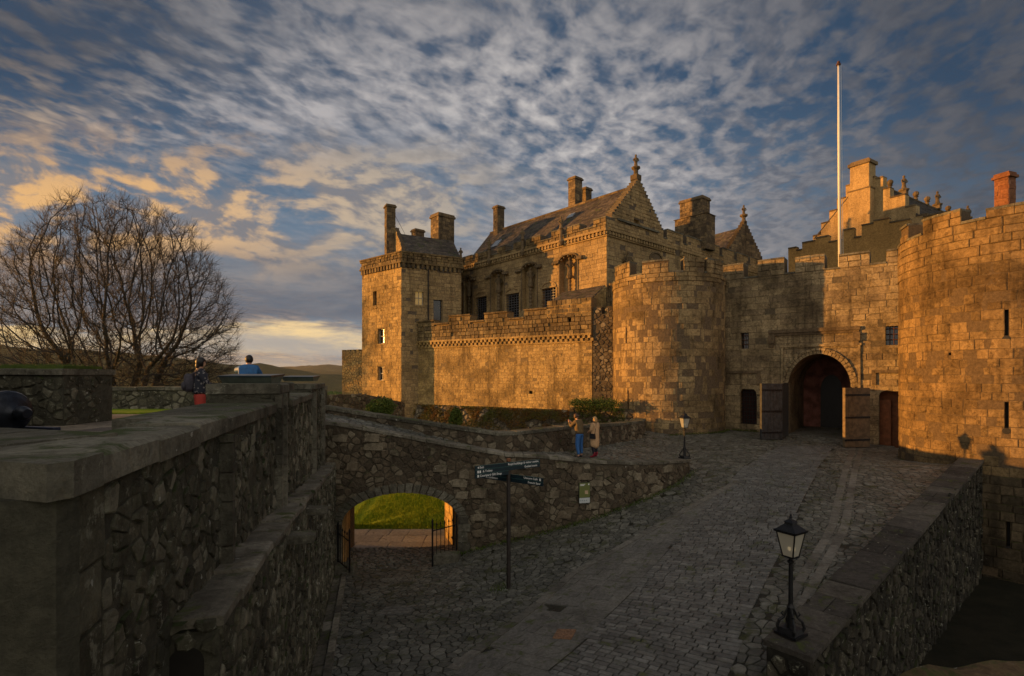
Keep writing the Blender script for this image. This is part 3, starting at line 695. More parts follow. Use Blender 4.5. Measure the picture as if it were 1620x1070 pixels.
# lower wall with sloping ledge
LWs = Flat((-1.07-.278*3.9-.04, 3.9), (-1.07-.278*17.2, 17.2)); yl = lambda y: (y-3.9)/LWs.d.y
lt = lin([(0, -1.9), (yl(6.15), -1.99), (yl(16), -2.86), (LWs.L, -2.95)])
W = empty('ledge_wall', (-3.5, 9, -6), 'lower rubble wall with a mossy sloping ledge along its top, stepping out below the terrace wall', 'wall')
mb = MB(); solid(mb, LWs, 0, LWs.L, const(-7), lt, .4, [], .8)
rubble(mb, LWs, 0, yl(8), -5.6, -1.6, lambda u, v: v < lt(u)-.02, .17, .11, gap=.01, proud=(.0, .035), bev=.014, jit=.5)
rubble(mb, LWs, yl(8), LWs.L, -6.6, -1.6, lambda u, v: v < lt(u)-.02 and v > h(*LWs(u, 0)[:2])-.2, .24, .16, gap=.013, proud=(.0, .05), bev=.02)
E4 = Flat(LWs(0, 0, -.4)[:2], LWs(0, 0)[:2]); hole_ = Op(.06, .3, -3.4, -2.0, .12); rubble(mb, E4, 0, .4, -5.6, -1.8, lambda u, v: not (hole_.inside(u, v) or hole_.inside(u, v-.04)), .2, .16, proud=(.01, .04)); mb.build('masonry', M['darkrubble'], W)
mb = MB(); coping(mb, LWs, 0, LWs.L, lt, .34, .08, .035, (.4, .75), (.3, 1), .0, .03); mb.build('coping', M['paleslab'], W)
mb = MB(); panel(mb, E4, hole_, .006); mb.build('drain_hole', M['darkwin'], W)
for i, (px, py) in enumerate(((455, 850), (485, 807))):
    u = LWs.u(px); q = LWs(u, LWs.z(px, py)); mb = MB(); a = LWs(u-.12, q[2]-.07, -.1); 
    vs = [LWs(u-.14, q[2]-.07, -.1), LWs(u+.14, q[2]-.07, -.1), LWs(u+.14, q[2]-.07, .36), LWs(u-.14, q[2]-.07, .36)]
    vt = [LWs(u-.14, q[2]+.06, -.1), LWs(u+.14, q[2]+.06, -.1), LWs(u+.12, q[2]+.03, .36), LWs(u-.12, q[2]+.03, .36)]
    mb.hexa(vs, vt, .2); mb.build('spout', M['slab'], W, bevel=.012)
# ---------------- right wall of the ramp, with broad coping
RWl = Flat((4.03, 8.27), (17.55, 20.35)); RWr = Flat((4.44, 7.81), (17.96, 19.89))
cz = lin([(0, -4.2), (RWl.L, -3.2)])
W = empty('ramp_wall', (11, 14, -7), 'thick wall with broad worn coping running up the right side of the cobbled ramp to the round tower', 'wall')
class RWS:   # outer face seen from the ditch side: u from far to near
    L = RWr.L
    def __call__(s, u, z, d=0):
        q = RWr(RWr.L-u, z, d); return q
RF = Flat(RWr(0, 0)[:2], RWr(RWr.L, 0)[:2])
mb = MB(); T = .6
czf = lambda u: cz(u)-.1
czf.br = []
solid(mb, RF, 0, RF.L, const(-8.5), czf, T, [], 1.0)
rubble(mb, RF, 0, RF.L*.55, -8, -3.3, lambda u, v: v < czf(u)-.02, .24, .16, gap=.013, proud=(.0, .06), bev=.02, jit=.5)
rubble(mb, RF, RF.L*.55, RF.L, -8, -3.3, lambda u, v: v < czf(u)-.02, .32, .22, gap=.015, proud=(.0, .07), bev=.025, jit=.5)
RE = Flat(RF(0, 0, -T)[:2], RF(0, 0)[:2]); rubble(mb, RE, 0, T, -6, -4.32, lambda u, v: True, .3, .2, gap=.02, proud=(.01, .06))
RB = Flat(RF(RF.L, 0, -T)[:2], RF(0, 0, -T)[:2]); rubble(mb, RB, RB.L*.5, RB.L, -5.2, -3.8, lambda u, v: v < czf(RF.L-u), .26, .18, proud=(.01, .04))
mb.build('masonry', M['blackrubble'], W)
mb = MB(); r0 = (.0, .1, .2, .62, .78, .98)
u = 0.0
while u < RF.L-.05:
    l = min(R(.5, .95), RF.L-u)
    if RF.L-u-l < .3: l = RF.L-u
    cut = R(.4, .6); parts = [(-.05, cut*T), (cut*T, T+.05)] if R(0, 1) < .25 else [(-.07, T+.07)]
    for d0, d1 in parts:
        j = R(-.012, .012); a, b = u+.008, u+l-.008
        vs = [RF(a, cz(a)-.1, -d0), RF(b, cz(b)-.1, -d0), RF(b, cz(b)-.1, -d1+.01), RF(a, cz(a)-.1, -d1+.01)]; vt = [(p[0], p[1], p[2]+.1+j+R(-.006, .006)) for p in vs]
        mb.hexa(vs, vt, R(0, 1))
    u += l
mb.build('coping', M['rampslab'], W, bevel=.012)
mb = MB(); mb.add([(2, 2, -7.0), (30, 2, -7.0), (30, 19.0, -7.6), (17.5, 19.5, -7.6), (4.0, 7.9, -6.6)], [(0, 1, 2, 3, 4)], .3)
mb.add([(2, 2, -7.0), (4.5, 8, -6.6), (4.5, 8, -7.6), (2, 2, -7.6)], [(0, 1, 2, 3)]); mb.add([(17.5, 19.5, -7.6), (30, 19, -7.6), (34, 40, -7.8), (18, 24, -7.8)], [(0, 1, 2, 3)])
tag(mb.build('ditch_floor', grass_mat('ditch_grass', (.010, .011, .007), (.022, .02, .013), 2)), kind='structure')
# stone coping close to the viewer at the lower right
mb = MB(); rnd = random.Random(4); n = 60; m = 14
for i in range(n+1):
    for j in range(m+1):
        x = .75+2.6*i/n; a = j/m; y = 1.2+.55*a; z = -1.035+.09*max(0, min(1, (x-.9)/.7))
        if j == 0: z -= .5
        k = mnoise.fractal(Vector((x*4, y*5, 1)), .8, 2, 5); z += .03*k; z -= .02*max(0, 1-abs(a-1)*2.5)**2
        jn = .02 if abs((x % .85)-.42) < .012 else 0
        mb.v.append((x, y+.0, z-jn)); mb.t.append(.3+.5*((int(x/.85)*37) % 10)/10)
for i in range(n):
    for j in range(m): a = i*(m+1)+j; mb.f.append((a, a+m+1, a+m+2, a+1))
b0 = len(mb.v); mb.add([(.75, 1.2, -1.5), (3.35, 1.2, -1.5), (3.35, 1.75, -1.5), (.75, 1.75, -1.5), (.75, 1.75, -1.08), (3.35, 1.75, -.98)], [(0, 1, 2, 3), (3, 2, 5, 4)])
tag(mb.build('coping_stone', stone_mat('near_mossy_stone', (.2, .13, .07), (.3, .2, .1), (.12, .08, .05), moss=.4, lichen=1, sc=2.0, bump=1), smooth=False), 'rough mossy parapet stones in the near bottom right corner', 'parapet stone')
# ================================================================== CASTLE
def crenels(S, lst, sill, Y=None):
    """lst of (px0, px1, z) merlons in drawing order -> step function along S"""
    return steps(sill, [(min(S.u(a), S.u(b)), max(S.u(a), S.u(b)), z) for a, b, z in lst])
def cap_steps(mb, S, f, u0, u1, T, th=.12, over=.07, t=(.1, .7)):
    br = sorted(set([u0, u1]+[b for b in f.br if u0 < b < u1]))
    for a, b in zip(br, br[1:]):
        if b-a < .05: continue
        z = f((a+b)/2); n = max(1, round((b-a)/.9))
        for i in range(n):
            p, q = a+(b-a)*i/n+.005, a+(b-a)*(i+1)/n-.005; j = R(-.012, .012)
            vs = [S(p, z-.01+j, over), S(q, z-.01+j, over), S(q, z-.01+j, -T-over), S(p, z-.01+j, -T-over)]; mb.hexa(vs, [(x[0], x[1], x[2]+th) for x in vs], R(*t))
def caps(S, f, u0, u1, T, mat, W, th=.12, over=.07, t=(.1, .7), name='parapet_cap'):
    br = sorted(set([u0, u1]+[b for b in f.br if u0 < b < u1]))
    for a, b in zip(br, br[1:]):
        if b-a < .05: continue
        g = const(f((a+b)/2)); mb = MB(); cap_steps(mb, S, g, a, b, T, th, over, t); mb.build(name, M[mat], W)
def slit(S, u, z0, z1, w=.09, r=.13):
    return [Op(u-w/2, u+w/2, z0+r, z1-r), ]
# ---------------- left round tower
CT = Cyl(TL[0], TL[1], TL[2], math.radians(150), math.radians(380))
f = crenels(CT, [(970.5, 994, 6.95), (1013, 1055, 6.8), (1078, 1117, 6.85), (1121, 1146, 6.9)], 6.1)
W = empty('round_tower', (TL[0], TL[1], -3.5), 'round tower left of the castle gate, its left half golden and right half in shade', 'tower')
sl = [Op(CT.u(988)-.06, CT.u(988)+.06, CT.z(988, 548), CT.z(988, 519)), Op(CT.u(990.5)-.06, CT.u(990.5)+.06, CT.z(990, 650), CT.z(990, 618)),
      Op(CT.u(1134)-.05, CT.u(1134)+.05, CT.z(1134, 650), CT.z(1134, 622))]
mb = MB(); solid(mb, CT, 0, CT.L, const(-4.5), f, .55, sl, .35)
ok = lambda u, v: v < f(u) and not any(o.inside(u, v) for o in sl)
masonry(mb, CT, 0, CT.L, -3.9, 5.6, ok, ch=(.3, .44), sl=(.35, 1.15), proud=(.003, .03), step=.04, jit=.012)
masonry(mb, CT, 0, CT.L, 5.6, 6.1, ok, ch=(.25, .26), sl=(.4, .8), proud=(.05, .07), step=.04)
masonry(mb, CT, 0, CT.L, 6.1, 7.0, ok, ch=(.26, .36), sl=(.35, .7), proud=(.04, .07), step=.04)
for o in sl: reveal(mb, CT, o, .4, t=.1)
mb.build('masonry', M['ashlar'], W)
caps(CT, f, 0, CT.L, .55, 'slab', W, .1)
for o in sl:
    mb = MB(); panel(mb, CT, o, -.38); mb.build('arrow_slit', M['darkwin'], W)
mb = MB(); mb.prism(disc(TL, 32, .86), 4.9, 5.0); mb.build('roof', M['slate'], W)
mb = MB()   # sloping plinth at the foot
# ---------------- right round tower
CR = Cyl(TR[0], TR[1], TR[2], math.radians(120), math.radians(330))
f2 = crenels(CR, [(1423, 1434, 6.62), (1457, 1518, 6.5), (1557, 1700, 6.25)], 5.95)
W = empty('round_tower', (TR[0], TR[1], -4), 'large sunlit round tower right of the castle gate with a lantern shadow on its foot', 'tower')
u1 = CR.u(1589)
sl = [Op(u1-.06, u1+.06, CR.z(1589, 536), CR.z(1589, 490)), Op(u1-.06, u1+.06, CR.z(1587, 682), CR.z(1587, 636)), Op(u1-.02, u1+.1, -6.4, -5.3)]
for px, py in ((1482, 604), (1440, 616), (1486, 645), (1441, 649), (1527, 632), (1500, 560)):
    u = CR.u(px); z = CR.z(px, py); sl.append(Op(u-.055, u+.055, z-.06, z+.06, .06))
mb = MB(); solid(mb, CR, 0, CR.L, const(-8.2), f2, .6, sl, .35)
ok = lambda u, v: v < f2(u) and not any(o.inside(u, v) for o in sl) and not any(abs(u-u1) < .12 and abs(v-o.va) < .1 for o in sl[:2])
for o in sl[:2]: pass
mb2 = MB(); masonry(mb2, CR, 0, CR.L, -7.9, -3.75, ok, ch=(.27, .42), sl=(.45, 1.15), proud=(.04, .07), step=.04, jit=.015); mb2.build('foundation', M['pitstone'], W)
masonry(mb, CR, 0, CR.L, -3.75, 4.3, ok, ch=(.27, .42), sl=(.45, 1.15), proud=(.005, .032), step=.04, jit=.012)
masonry(mb, CR, 0, CR.L, 4.3, 5.95, ok, ch=(.27, .4), sl=(.45, 1.1), proud=(.03, .055), step=.04, jit=.012)
masonry(mb, CR, 0, CR.L, 5.95, 6.72, ok, ch=(.28, .4), sl=(.4, .9), proud=(.03, .06), step=.04)
for o in sl: reveal(mb, CR, o, .4, t=.1)
mb.build('masonry', M['ashlar_dimmed'], W)
caps(CR, f2, 0, CR.L, .6, 'slab', W, .1)
for o in sl[:3]:
    mb = MB(); panel(mb, CR, o, -.38); zz = CR(u1, o.va, .004)
    mb.lathe(CR(u1+(.04 if o is sl[2] else 0), o.va+.0, -.1), [(.12, 0), (.12, .115)], 10, ax=Vector(CR(u1, 0, 1))-Vector(CR(u1, 0, 0)))
    mb.build('arrow_slit', M['darkwin'], W)
for o in sl[3:]: mb = MB(); panel(mb, CR, o, -.35); mb.build('putlog_hole', M['darkwin'], W)
mb = MB(); mb.prism(disc(TR, 32, .85), 4.7, 4.8); mb.build('roof', M['slate'], W)
# ---------------- gate wall
gm = crenels(GW, [(1100, 1177, 6.95), (1199, 1241, 7.0), (1258, 1305, 6.85), (1327, 1376, 6.75), (1402, 1440, 6.7)], 6.05)
W = empty('gatehouse_wall', GW(5, -3.6), 'battlemented gatehouse wall with the round arched castle entrance, between the two round towers', 'gatehouse')
ga = Op(GW.u(1247), GW.u(1346), -4.2, GW.z(1297, 560), 1.9)
w1 = Op(GW.u(1172), GW.u(1184.5), GW.z(1178, 552), GW.z(1178, 524)); w2 = Op(GW.u(1401), GW.u(1420.5), GW.z(1410, 546), GW.z(1410, 511))
p1 = Op(GW.u(1171), GW.u(1197), GW.z(1184, 674), GW.z(1184, 613), .42); p2 = Op(GW.u(1391), GW.u(1431), -4.2, GW.z(1410, 617), .3)
ops = [ga, w1, w2, p1, p2]
mb = MB(); solid(mb, GW, 0, GW.L, const(-4.6), gm, 1.0, ops, 1.5)
rw = (ga.ua-.38, ga.ub+.45, -5, ga.vb+.42)
def ok(u, v):
    if v >= gm(u): return False
    if rw[0] < u < rw[1] and v < rw[3]: return False
    return not any(o.ua-.0 < u < o.ub+.0 and o.va < v < o.top(u)+.0 for o in ops)
masonry(mb, GW, 0, GW.L, -4.3, 6.05, ok, ch=(.27, .42), sl=(.45, 1.1), proud=(.004, .03), step=.04, jit=.012)
masonry(mb, GW, 0, GW.L, 6.05, 7.0, ok, ch=(.28, .36), sl=(.4, .8), proud=(.03, .06), step=.04)
okr = lambda u, v: rw[0]+.1 < u < rw[1]-.1 and v < rw[3]-.1 and not (((u-(ga.ua+ga.ub)/2)/((ga.ub-ga.ua)/2+.32))**2+(max(0, v-(ga.vb-ga.rise))/(ga.rise+.32))**2 < 1)
masonry(mb, GW, rw[0], rw[1], -4.3, rw[3], okr, ch=(.2, .3), sl=(.25, .5), proud=(.0, .012), step=.04)
for o in (w1, w2, p1, p2): reveal(mb, GW, o, .6, t=.4)
reveal(mb, GW, ga, 5.5, t=.1, sill=False, out=.03)
mb.build('masonry', M['gate'], W)
caps(GW, gm, 0, GW.L, 1.0, 'slab', W, .1)
def bar(mb, S, ua, ub, za, zb_, pr, t=.6, d0=-.02):
    vs = [S(ua, za, pr), S(ub, za, pr), S(ub, za, d0), S(ua, za, d0)]; mb.hexa(vs, [(x[0], x[1], x[2]+zb_-za) for x in vs], t)
mb = MB()
arch_ring(mb, GW, ga, .2, 27, .05, t=(.5, 1)); o2 = Op(ga.ua-.2, ga.ub+.2, ga.va, ga.vb+.2, ga.rise+.2); arch_ring(mb, GW, o2, .13, 23, .10, t=(.4, .9))
bar(mb, GW, rw[0], rw[0]+.12, -2.0, rw[3], .09, .8); bar(mb, GW, rw[1]-.12, rw[1], -2.0, rw[3], .09, .8); bar(mb, GW, rw[0]-.05, rw[1]+.05, rw[3], rw[3]+.13, .11, .7)
for k in (ga.ua-.17, ga.ub+.05):
    v = -4.0
    while v < ga.vb-ga.rise-.05: hq = R(.3, .45); bar(mb, GW, k, k+.14, v, v+hq-.015, .06, R(.3, 1)); v += hq
for q, g in ((p1, .22), (p2, .2)): arch_ring(mb, GW, q, g, 9, .035, t=(.5, 1))
for q in (w1, w2):
    bar(mb, GW, q.ua-.1, q.ub+.1, q.va-.16, q.va-.01, .05, .5); bar(mb, GW, q.ua-.12, q.ub+.12, q.vb+.01, q.vb+.25, .045, .6)
mb.build('arch_moulding', M['gate'], W)
mb = MB(); a, b = GW.u(1216), GW.u(1361); zt_ = GW.z(1290, 521)
bar(mb, GW, a, b, zt_-.14, zt_+.06, .16, .3); bar(mb, GW, a+.05, b-.05, zt_-.3, zt_-.14, .09, .3)
for k in (a, b-.35): bar(mb, GW, k, k+.35, zt_-.75, zt_-.3, .2, .4); bar(mb, GW, k+.06, k+.29, zt_-.98, zt_-.75, .13, .4)
for x0, x1, py in ((1150, 1203, 588), (1379, 1428, 587)):
    a, b = GW.u(x0), GW.u(x1); z = GW.z((x0+x1)/2, py)
    bar(mb, GW, a, b, z-.1, z+.06, .15, .3); bar(mb, GW, a, a+.2, z-.75, z-.1, .1, .4); 
    if x0 < 1300: bar(mb, GW, b-.22, b, z-.75, z-.1, .12, .4)
mb.build('string_course', M['weathered'], W)
for q in (w1, w2):
    mb = MB(); panel(mb, GW, q, -.4); wq = mb.build('window', M['glass'], W)
    mb = MB()
    for i in (1, 2): uu = q.ua+(q.ub-q.ua)*i/3; mb.tube([GW(uu, q.va, -.2), GW(uu, q.vb, -.2)], .018, 5)
    for i in (1, 2, 3): zz = q.va+(q.vb-q.va)*i/4; mb.tube([GW(q.ua, zz, -.19), GW(q.ub, zz, -.19)], .018, 5)
    mb.build('window_bars', M['rust'], wq)
mb = MB(); panel(mb, GW, p1, -.5); mb.build('postern_recess', plain('dark_red_interior', (.04, .012, .01), .8), W)
g = MB()
for i in range(1, 6): u = p1.ua+(p1.ub-p1.ua)*i/6; g.tube([GW(u, p1.va, -.25), GW(u, p1.top(u), -.25)], .022, 6)
z = p1.va+.15
while z < p1.vb-.1:
    g.tube([GW(p1.ua, z, -.23), GW(p1.ub, z, -.23)], .022, 6); z += .24
g.build('iron_grille', M['iron'], W)
mb = MB(); panel(mb, GW, p2, -.58); bar(mb, GW, p2.ua, p2.ua+.5, -4.2, -1.3, -.3, .5, -.55); mb.build('postern_door', plain('orange_brown_door', (.2, .07, .025), .7, 0, .3, 4, bump=.3), W)
# passage behind the arch
mb = MB(); panel(mb, GW, ga, -5.45); mb.build('passage_end', plain('passage_wall', (.24, .095, .07), .9, 0, .5, 2), W)
a2 = Op(ga.ua+1.0, ga.ub-.9, -4.2, ga.vb-1.2, 1.0); mb = MB(); panel(mb, GW, a2, -5.4); mb.build('inner_doorway', M['darkwin'], W)
mb = MB(); q = [GW(ga.ua, 0, .1), GW(ga.ub, 0, .1), GW(ga.ub, 0, -7.5), GW(ga.ua, 0, -7.5)]
mb.add([(x[0], x[1], h(x[0], x[1])+.0) for x in q], [(0, 1, 2, 3)]); tag(mb.build('passage_floor', M['cobble']), kind='structure')
# gate leaves, opened outward
def leaf(px0, px1, pxs, ytop, ybot, Ya, Yb, label):
    A = P(px0, 0, Ya); B = P(px1, 0, Yb); z0 = P(0, ybot, Ya).z; z1 = P(0, ytop, Ya).z
    S = Flat((A.x, A.y), (B.x, B.y)); mb = MB(); z0 = min(z0, h(A.x, A.y)+.02) if False else h((A.x+B.x)/2, (A.y+B.y)/2)+.06
    n = 7; T = .16
    for i in range(n):
        a, b = S.L*i/n+.004, S.L*(i+1)/n-.004
        vs = [S(a, z0, R(0, .012)), S(b, z0, R(0, .012)), S(b, z0, -T), S(a, z0, -T)]; mb.hexa(vs, [(x[0], x[1], z1) for x in vs])
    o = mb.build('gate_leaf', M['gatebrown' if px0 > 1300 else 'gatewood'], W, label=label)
    mb = MB()
    for k in (.12, .5, .88):
        z = z0+(z1-z0)*k; bar(mb, S, 0, S.L, z-.05, z+.05, .03)
        for i in range(8): mb.lathe(S(S.L*(i+.5)/8, z, .03), [(.03, 0), (.02, .02)], 6, ax=Vector((S.n.x, S.n.y, 0)))
    mb.build('iron_strap', M['iron'], o)
    return S
leaf(1205, 1237, 0, 607, 692, 28.2, 28.4, 'left gate leaf, dark grey boards'); 
A = P(1237, 0, 28.4); B = P(1247.5, 0, 30.2); S = Flat((A.x+.02, A.y), (B.x, B.y)); mb = MB(); z0 = h(A.x, A.y)+.06; z1 = P(0, 607, 28.2).z
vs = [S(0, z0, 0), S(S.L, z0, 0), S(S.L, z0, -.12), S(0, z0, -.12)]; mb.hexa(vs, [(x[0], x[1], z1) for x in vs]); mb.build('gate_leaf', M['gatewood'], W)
leaf(1337, 1376, 0, 614, 706, 26.6, 26.9, 'right gate leaf, catching sun')
# ---------------- curtain wall in the middle
CW = Flat((-8.2, 44.8), (5.55, 36.0))
cf = crenels(CW, [(640, 688, 4.6), (711, 745, 4.85), (767, 804, 4.85), (830, 866, 4.88), (866, 940, 5.45)], 4.3)
W = empty('curtain_wall', CW(7, -2.5), 'long golden sunlit curtain wall with corbelled battlements, between the square tower and the left round tower', 'wall')
hole = Op(CW.u(902)-.12, CW.u(902)+.12, CW.z(902, 512), CW.z(902, 503)); hole2 = Op(CW.u(840)-.14, CW.u(840)+.14, CW.z(840, 625), CW.z(840, 618))
mb = MB(); solid(mb, CW, 0, CW.L, const(-6.2), cf, .8, [hole, hole2], 2)
okc = lambda u, v: v < cf(u) and not hole.inside(u, v) and not hole2.inside(u, v)
masonry(mb, CW, 0, CW.L, -2.5, 2.45, okc, ch=(.2, .32), sl=(.25, .65), gap=.008, proud=(.0, .022), step=.05, jit=.015, bev=.014)
mb.build('masonry', M['curtain'], W); mb = MB()
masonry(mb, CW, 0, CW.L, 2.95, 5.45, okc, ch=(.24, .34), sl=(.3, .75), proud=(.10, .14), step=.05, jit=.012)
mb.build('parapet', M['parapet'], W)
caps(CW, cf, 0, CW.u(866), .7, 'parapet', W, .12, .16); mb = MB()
bar(mb, CW, 0, CW.L, 2.84, 2.98, .2, .5)
bar(mb, CW, 0, CW.L, 2.34, 2.44, .08, .5)
u = .05
while u < CW.L-.2:
    k = R(.0, .02); bar(mb, CW, u, u+.2, 2.64, 2.84, .17+k, R(.3, 1)); bar(mb, CW, u+.2, u+.4, 2.44, 2.64, .11+k, R(.3, 1)); u += .4
mb.build('corbel_table', M['curtain'], W)
mb = MB()
class BT:    # battered rubble base
    L = CW.L
    def __call__(s, u, z, d=0): k = (-2.45-z)*.3+.05; return CW(u, z-.0, k+d)
solid(mb, BT(), 0, CW.L+1.0, const(-6.2), const(-2.45), .3, [], 2)
rubble(mb, BT(), 0, CW.L+1.0, -6, -2.4, lambda u, v: True, .4, .26, gap=.03, proud=(.02, .14), bev=.05)
mb.build('battered_base', M['rubble'], W)
# small guard room on the wall
a, b = CW.u(866), CW.u(936); q0, q1 = CW(a, 0, .1), CW(b, 0, .1); k0, k1 = CW(a, 0, -2.6), CW(b, 0, -2.6)
W = empty('guard_house', CW((a+b)/2, 4.5, -1.2), 'small stone guard house with lean-to slate roof on the right end of curtain wall', 'building')
mb = MB(); z0, z1 = 5.45, 6.35; zl, zr = P(866, 484, q0[1]).z, P(933, 473, q1[1]).z; zk = P(930, 451, k1[1]).z
vs = [(*q0[:2], 4.3), (*q1[:2], 4.3), (*k1[:2], 4.3), (*k0[:2], 4.3)]; mb.hexa(vs, [(*q0[:2], zl-.08), (*q1[:2], zr-.08), (*k1[:2], zk-.08), (*k0[:2], zk-.4)], .4)
SG = Flat(q0, q1); masonry(mb, SG, 0, SG.L, 5.3, 6.3, lambda u, v: v < zl+(zr-zl)*u/SG.L-.1, ch=(.22, .3), sl=(.3, .6), proud=(.0, .03))
SE = Flat(q1, k1); masonry(mb, SE, 0, SE.L, 4.4, 6.6, lambda u, v: v < zr+(zk-zr)*u/SE.L-.1, ch=(.22, .3), sl=(.3, .6), proud=(.0, .03)); mb.build('wall', M['curtain'], W)
class Roof:   # plane through 3 points: u along eave a->b, v up the slope
    def __init__(s, a, b, c, lift=0):
        s.a = Vector(a); s.e = (Vector(b)-s.a); s.L = s.e.length; s.e.normalize(); w = Vector(c)-s.a; w -= s.e*w.dot(s.e); s.H = w.length; s.w = w.normalized(); s.nn = s.e.cross(s.w); s.lift = lift
    def __call__(s, u, v, d=0): return tuple(s.a+s.e*u+s.w*v+s.nn*(d+s.lift))
def slates(S, W, name='roof', poly=None, mat='slate', sz=(.22, .26), ln=(.22, .4)):
    mb = MB(); pf = inpoly(poly) if poly else (lambda u, v: True)
    pl = poly or [(0, 0), (S.L, 0), (S.L, S.H), (0, S.H)]
    mb.add([S(u, v, 0) for u, v in pl]+[S(u, v, -.12) for u, v in pl], [tuple(range(len(pl))), tuple(range(2*len(pl)-1, len(pl)-1, -1))]+[(i, i+len(pl), (i+1) % len(pl)+len(pl), (i+1) % len(pl)) for i in range(len(pl))], .2)
    v = 0
    while v < S.H-.05:
        hq = min(R(*sz), S.H-v); u = R(-.2, 0)
        while u < S.L:
            l = R(*ln); a, b = max(u, 0)+.004, min(u+l, S.L)-.004; u += l
            if b-a < .04 or not pf((a+b)/2, v+hq/2): continue
            k = R(.012, .03); vs = [S(a, v-.01, k), S(b, v-.01, k), S(b, v+hq, .006), S(a, v+hq, .006), S(a, v-.01, 0), S(b, v-.01, 0)]
            mb.add(vs, [(0, 1, 2, 3), (4, 5, 1, 0), (1, 5, 2), (0, 3, 4)], R(0, 1))
        v += hq
    return mb.build(name, M[mat], W)
SR = Roof((q0[0], q0[1], zl), (q1[0], q1[1], zr), (k1[0], k1[1], zk+.0)); slates(SR, W)
# rubble return between curtain and round tower
RT = Flat((5.6, 36.0), (7.5, 35.0)); W = empty('rubble_wall', (6.4, 35.6, -3), 'dark rubble wall squeezed between the curtain wall and the left round tower', 'wall')
rf = steps(4.25, [(RT.u(937), RT.u(952), 4.75), (RT.u(960), RT.u(975), 4.75)])
mb = MB(); solid(mb, RT, 0, RT.L, const(-6), rf, .7); rubble(mb, RT, 0, RT.L, -5, 4.8, lambda u, v: v < rf(u), .3, .22, proud=(.01, .07)); mb.build('masonry', M['rubble'], W)
# gatehouse roof slab (hidden behind the battlements)
GWo = bpy.data.objects.get('gatehouse_wall')
mb = MB(); q = [GW(1.5, 0, -1.0), GW(GW.L, 0, -1.0), GW(GW.L, 0, -9), GW(1.5, 0, -9)]; mb.prism([(x[0], x[1]) for x in q], 4.6, 4.9)
for a, b in ((q[1], q[2]), (q[2], q[3]), (q[3], q[0])):
    mb.add([(a[0], a[1], -4), (b[0], b[1], -4), (b[0], b[1], 4.9), (a[0], a[1], 4.9)], [(0, 1, 2, 3)])
mb.build('roof', M['slate'], GWo)
def boxwalls(mb, c, w, d, rz, z0, z1, **k):
    """masonry faced block: w along the turned x axis, d along the turned y axis"""
    ca, sa = math.cos(rz), math.sin(rz); C = [(c[0]+x*ca-y*sa, c[1]+x*sa+y*ca) for x, y in ((-w/2, -d/2), (w/2, -d/2), (w/2, d/2), (-w/2, d/2))]
    mb.hexa([(*p, z0) for p in C], [(*p, z1) for p in C], -1)
    for a, b in zip(C, C[1:]+C[:1]): S = Flat(a, b); masonry(mb, S, 0, S.L, z0, z1, lambda u, v: True, **k)
    return C
def chimney(px, Y, w, d, rz, y0, y1, W, mat='weathered', name='chimney', cap=.25, label=None, z0=None, shoulder=None):
    c = P(px, y1, Y); zt = c.z; zb = P(px, y0, Y).z if z0 is None else z0; mb = MB()
    boxwalls(mb, c, w, d, rz, zb, zt-cap, ch=(.2, .3), sl=(.3, .6), proud=(.0, .03), step=.05)
    mb.box((c.x, c.y, zt-cap*.75), (w+.2, d+.2, cap*.5), rz, .4); mb.box((c.x, c.y, zt-cap*.27), (w+.06, d+.06, cap*.5), rz, .6)
    return mb.build(name, M[mat], W, label=label)
def figure(mb, c, s=1.0, t=.5):   # carved standing figure
    c = Vector(c); mb.lathe(c, [(.2*s, 0), (.22*s, .1*s), (.17*s, .45*s), (.2*s, .8*s), (.23*s, 1.0*s), (.12*s, 1.12*s), (.07*s, 1.17*s)], 8, t)
    mb.ell(c+Vector((0, 0, 1.3*s)), (.13*s, .13*s, .16*s), 8, 6, t)
    for k in (-1, 1): mb.tube([c+Vector((k*.2*s, 0, 1.0*s)), c+Vector((k*.3*s, -.1*s, .75*s)), c+Vector((k*.12*s, -.2*s, .6*s))], [.07*s, .06*s, .05*s], 6, t)
# ---------------- square corner tower
M['sash'] = plain('old_white_paint', (.36, .33, .28), .6)
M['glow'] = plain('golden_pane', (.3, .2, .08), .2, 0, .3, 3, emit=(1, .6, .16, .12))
C0 = (-9.35, 44.0); CL = (-13.75, 47.7); CRr = (-4.55, 46.6)
TA, TB = Flat(CL, C0), Flat(C0, CRr)
W = empty('square_tower', (-9, 47, -3), 'tall square tower with corbelled parapet, its left face golden and right face shaded', 'tower')
wl = [Op(TA.u(a), TA.u(b), TA.z((a+b)/2, d), TA.z((a+b)/2, c)) for a, b, c, d in ((590, 596, 461, 486), (597.5, 608.5, 520, 544), (597.5, 607, 580, 602))]
wr = [Op(TB.u(a), TB.u(b), TB.z((a+b)/2, d), TB.z((a+b)/2, c)) for a, b, c, d in ((657, 670, 460, 483), (686, 700, 473, 512))]
TC = Flat(CRr, (-5.2, 52.4))
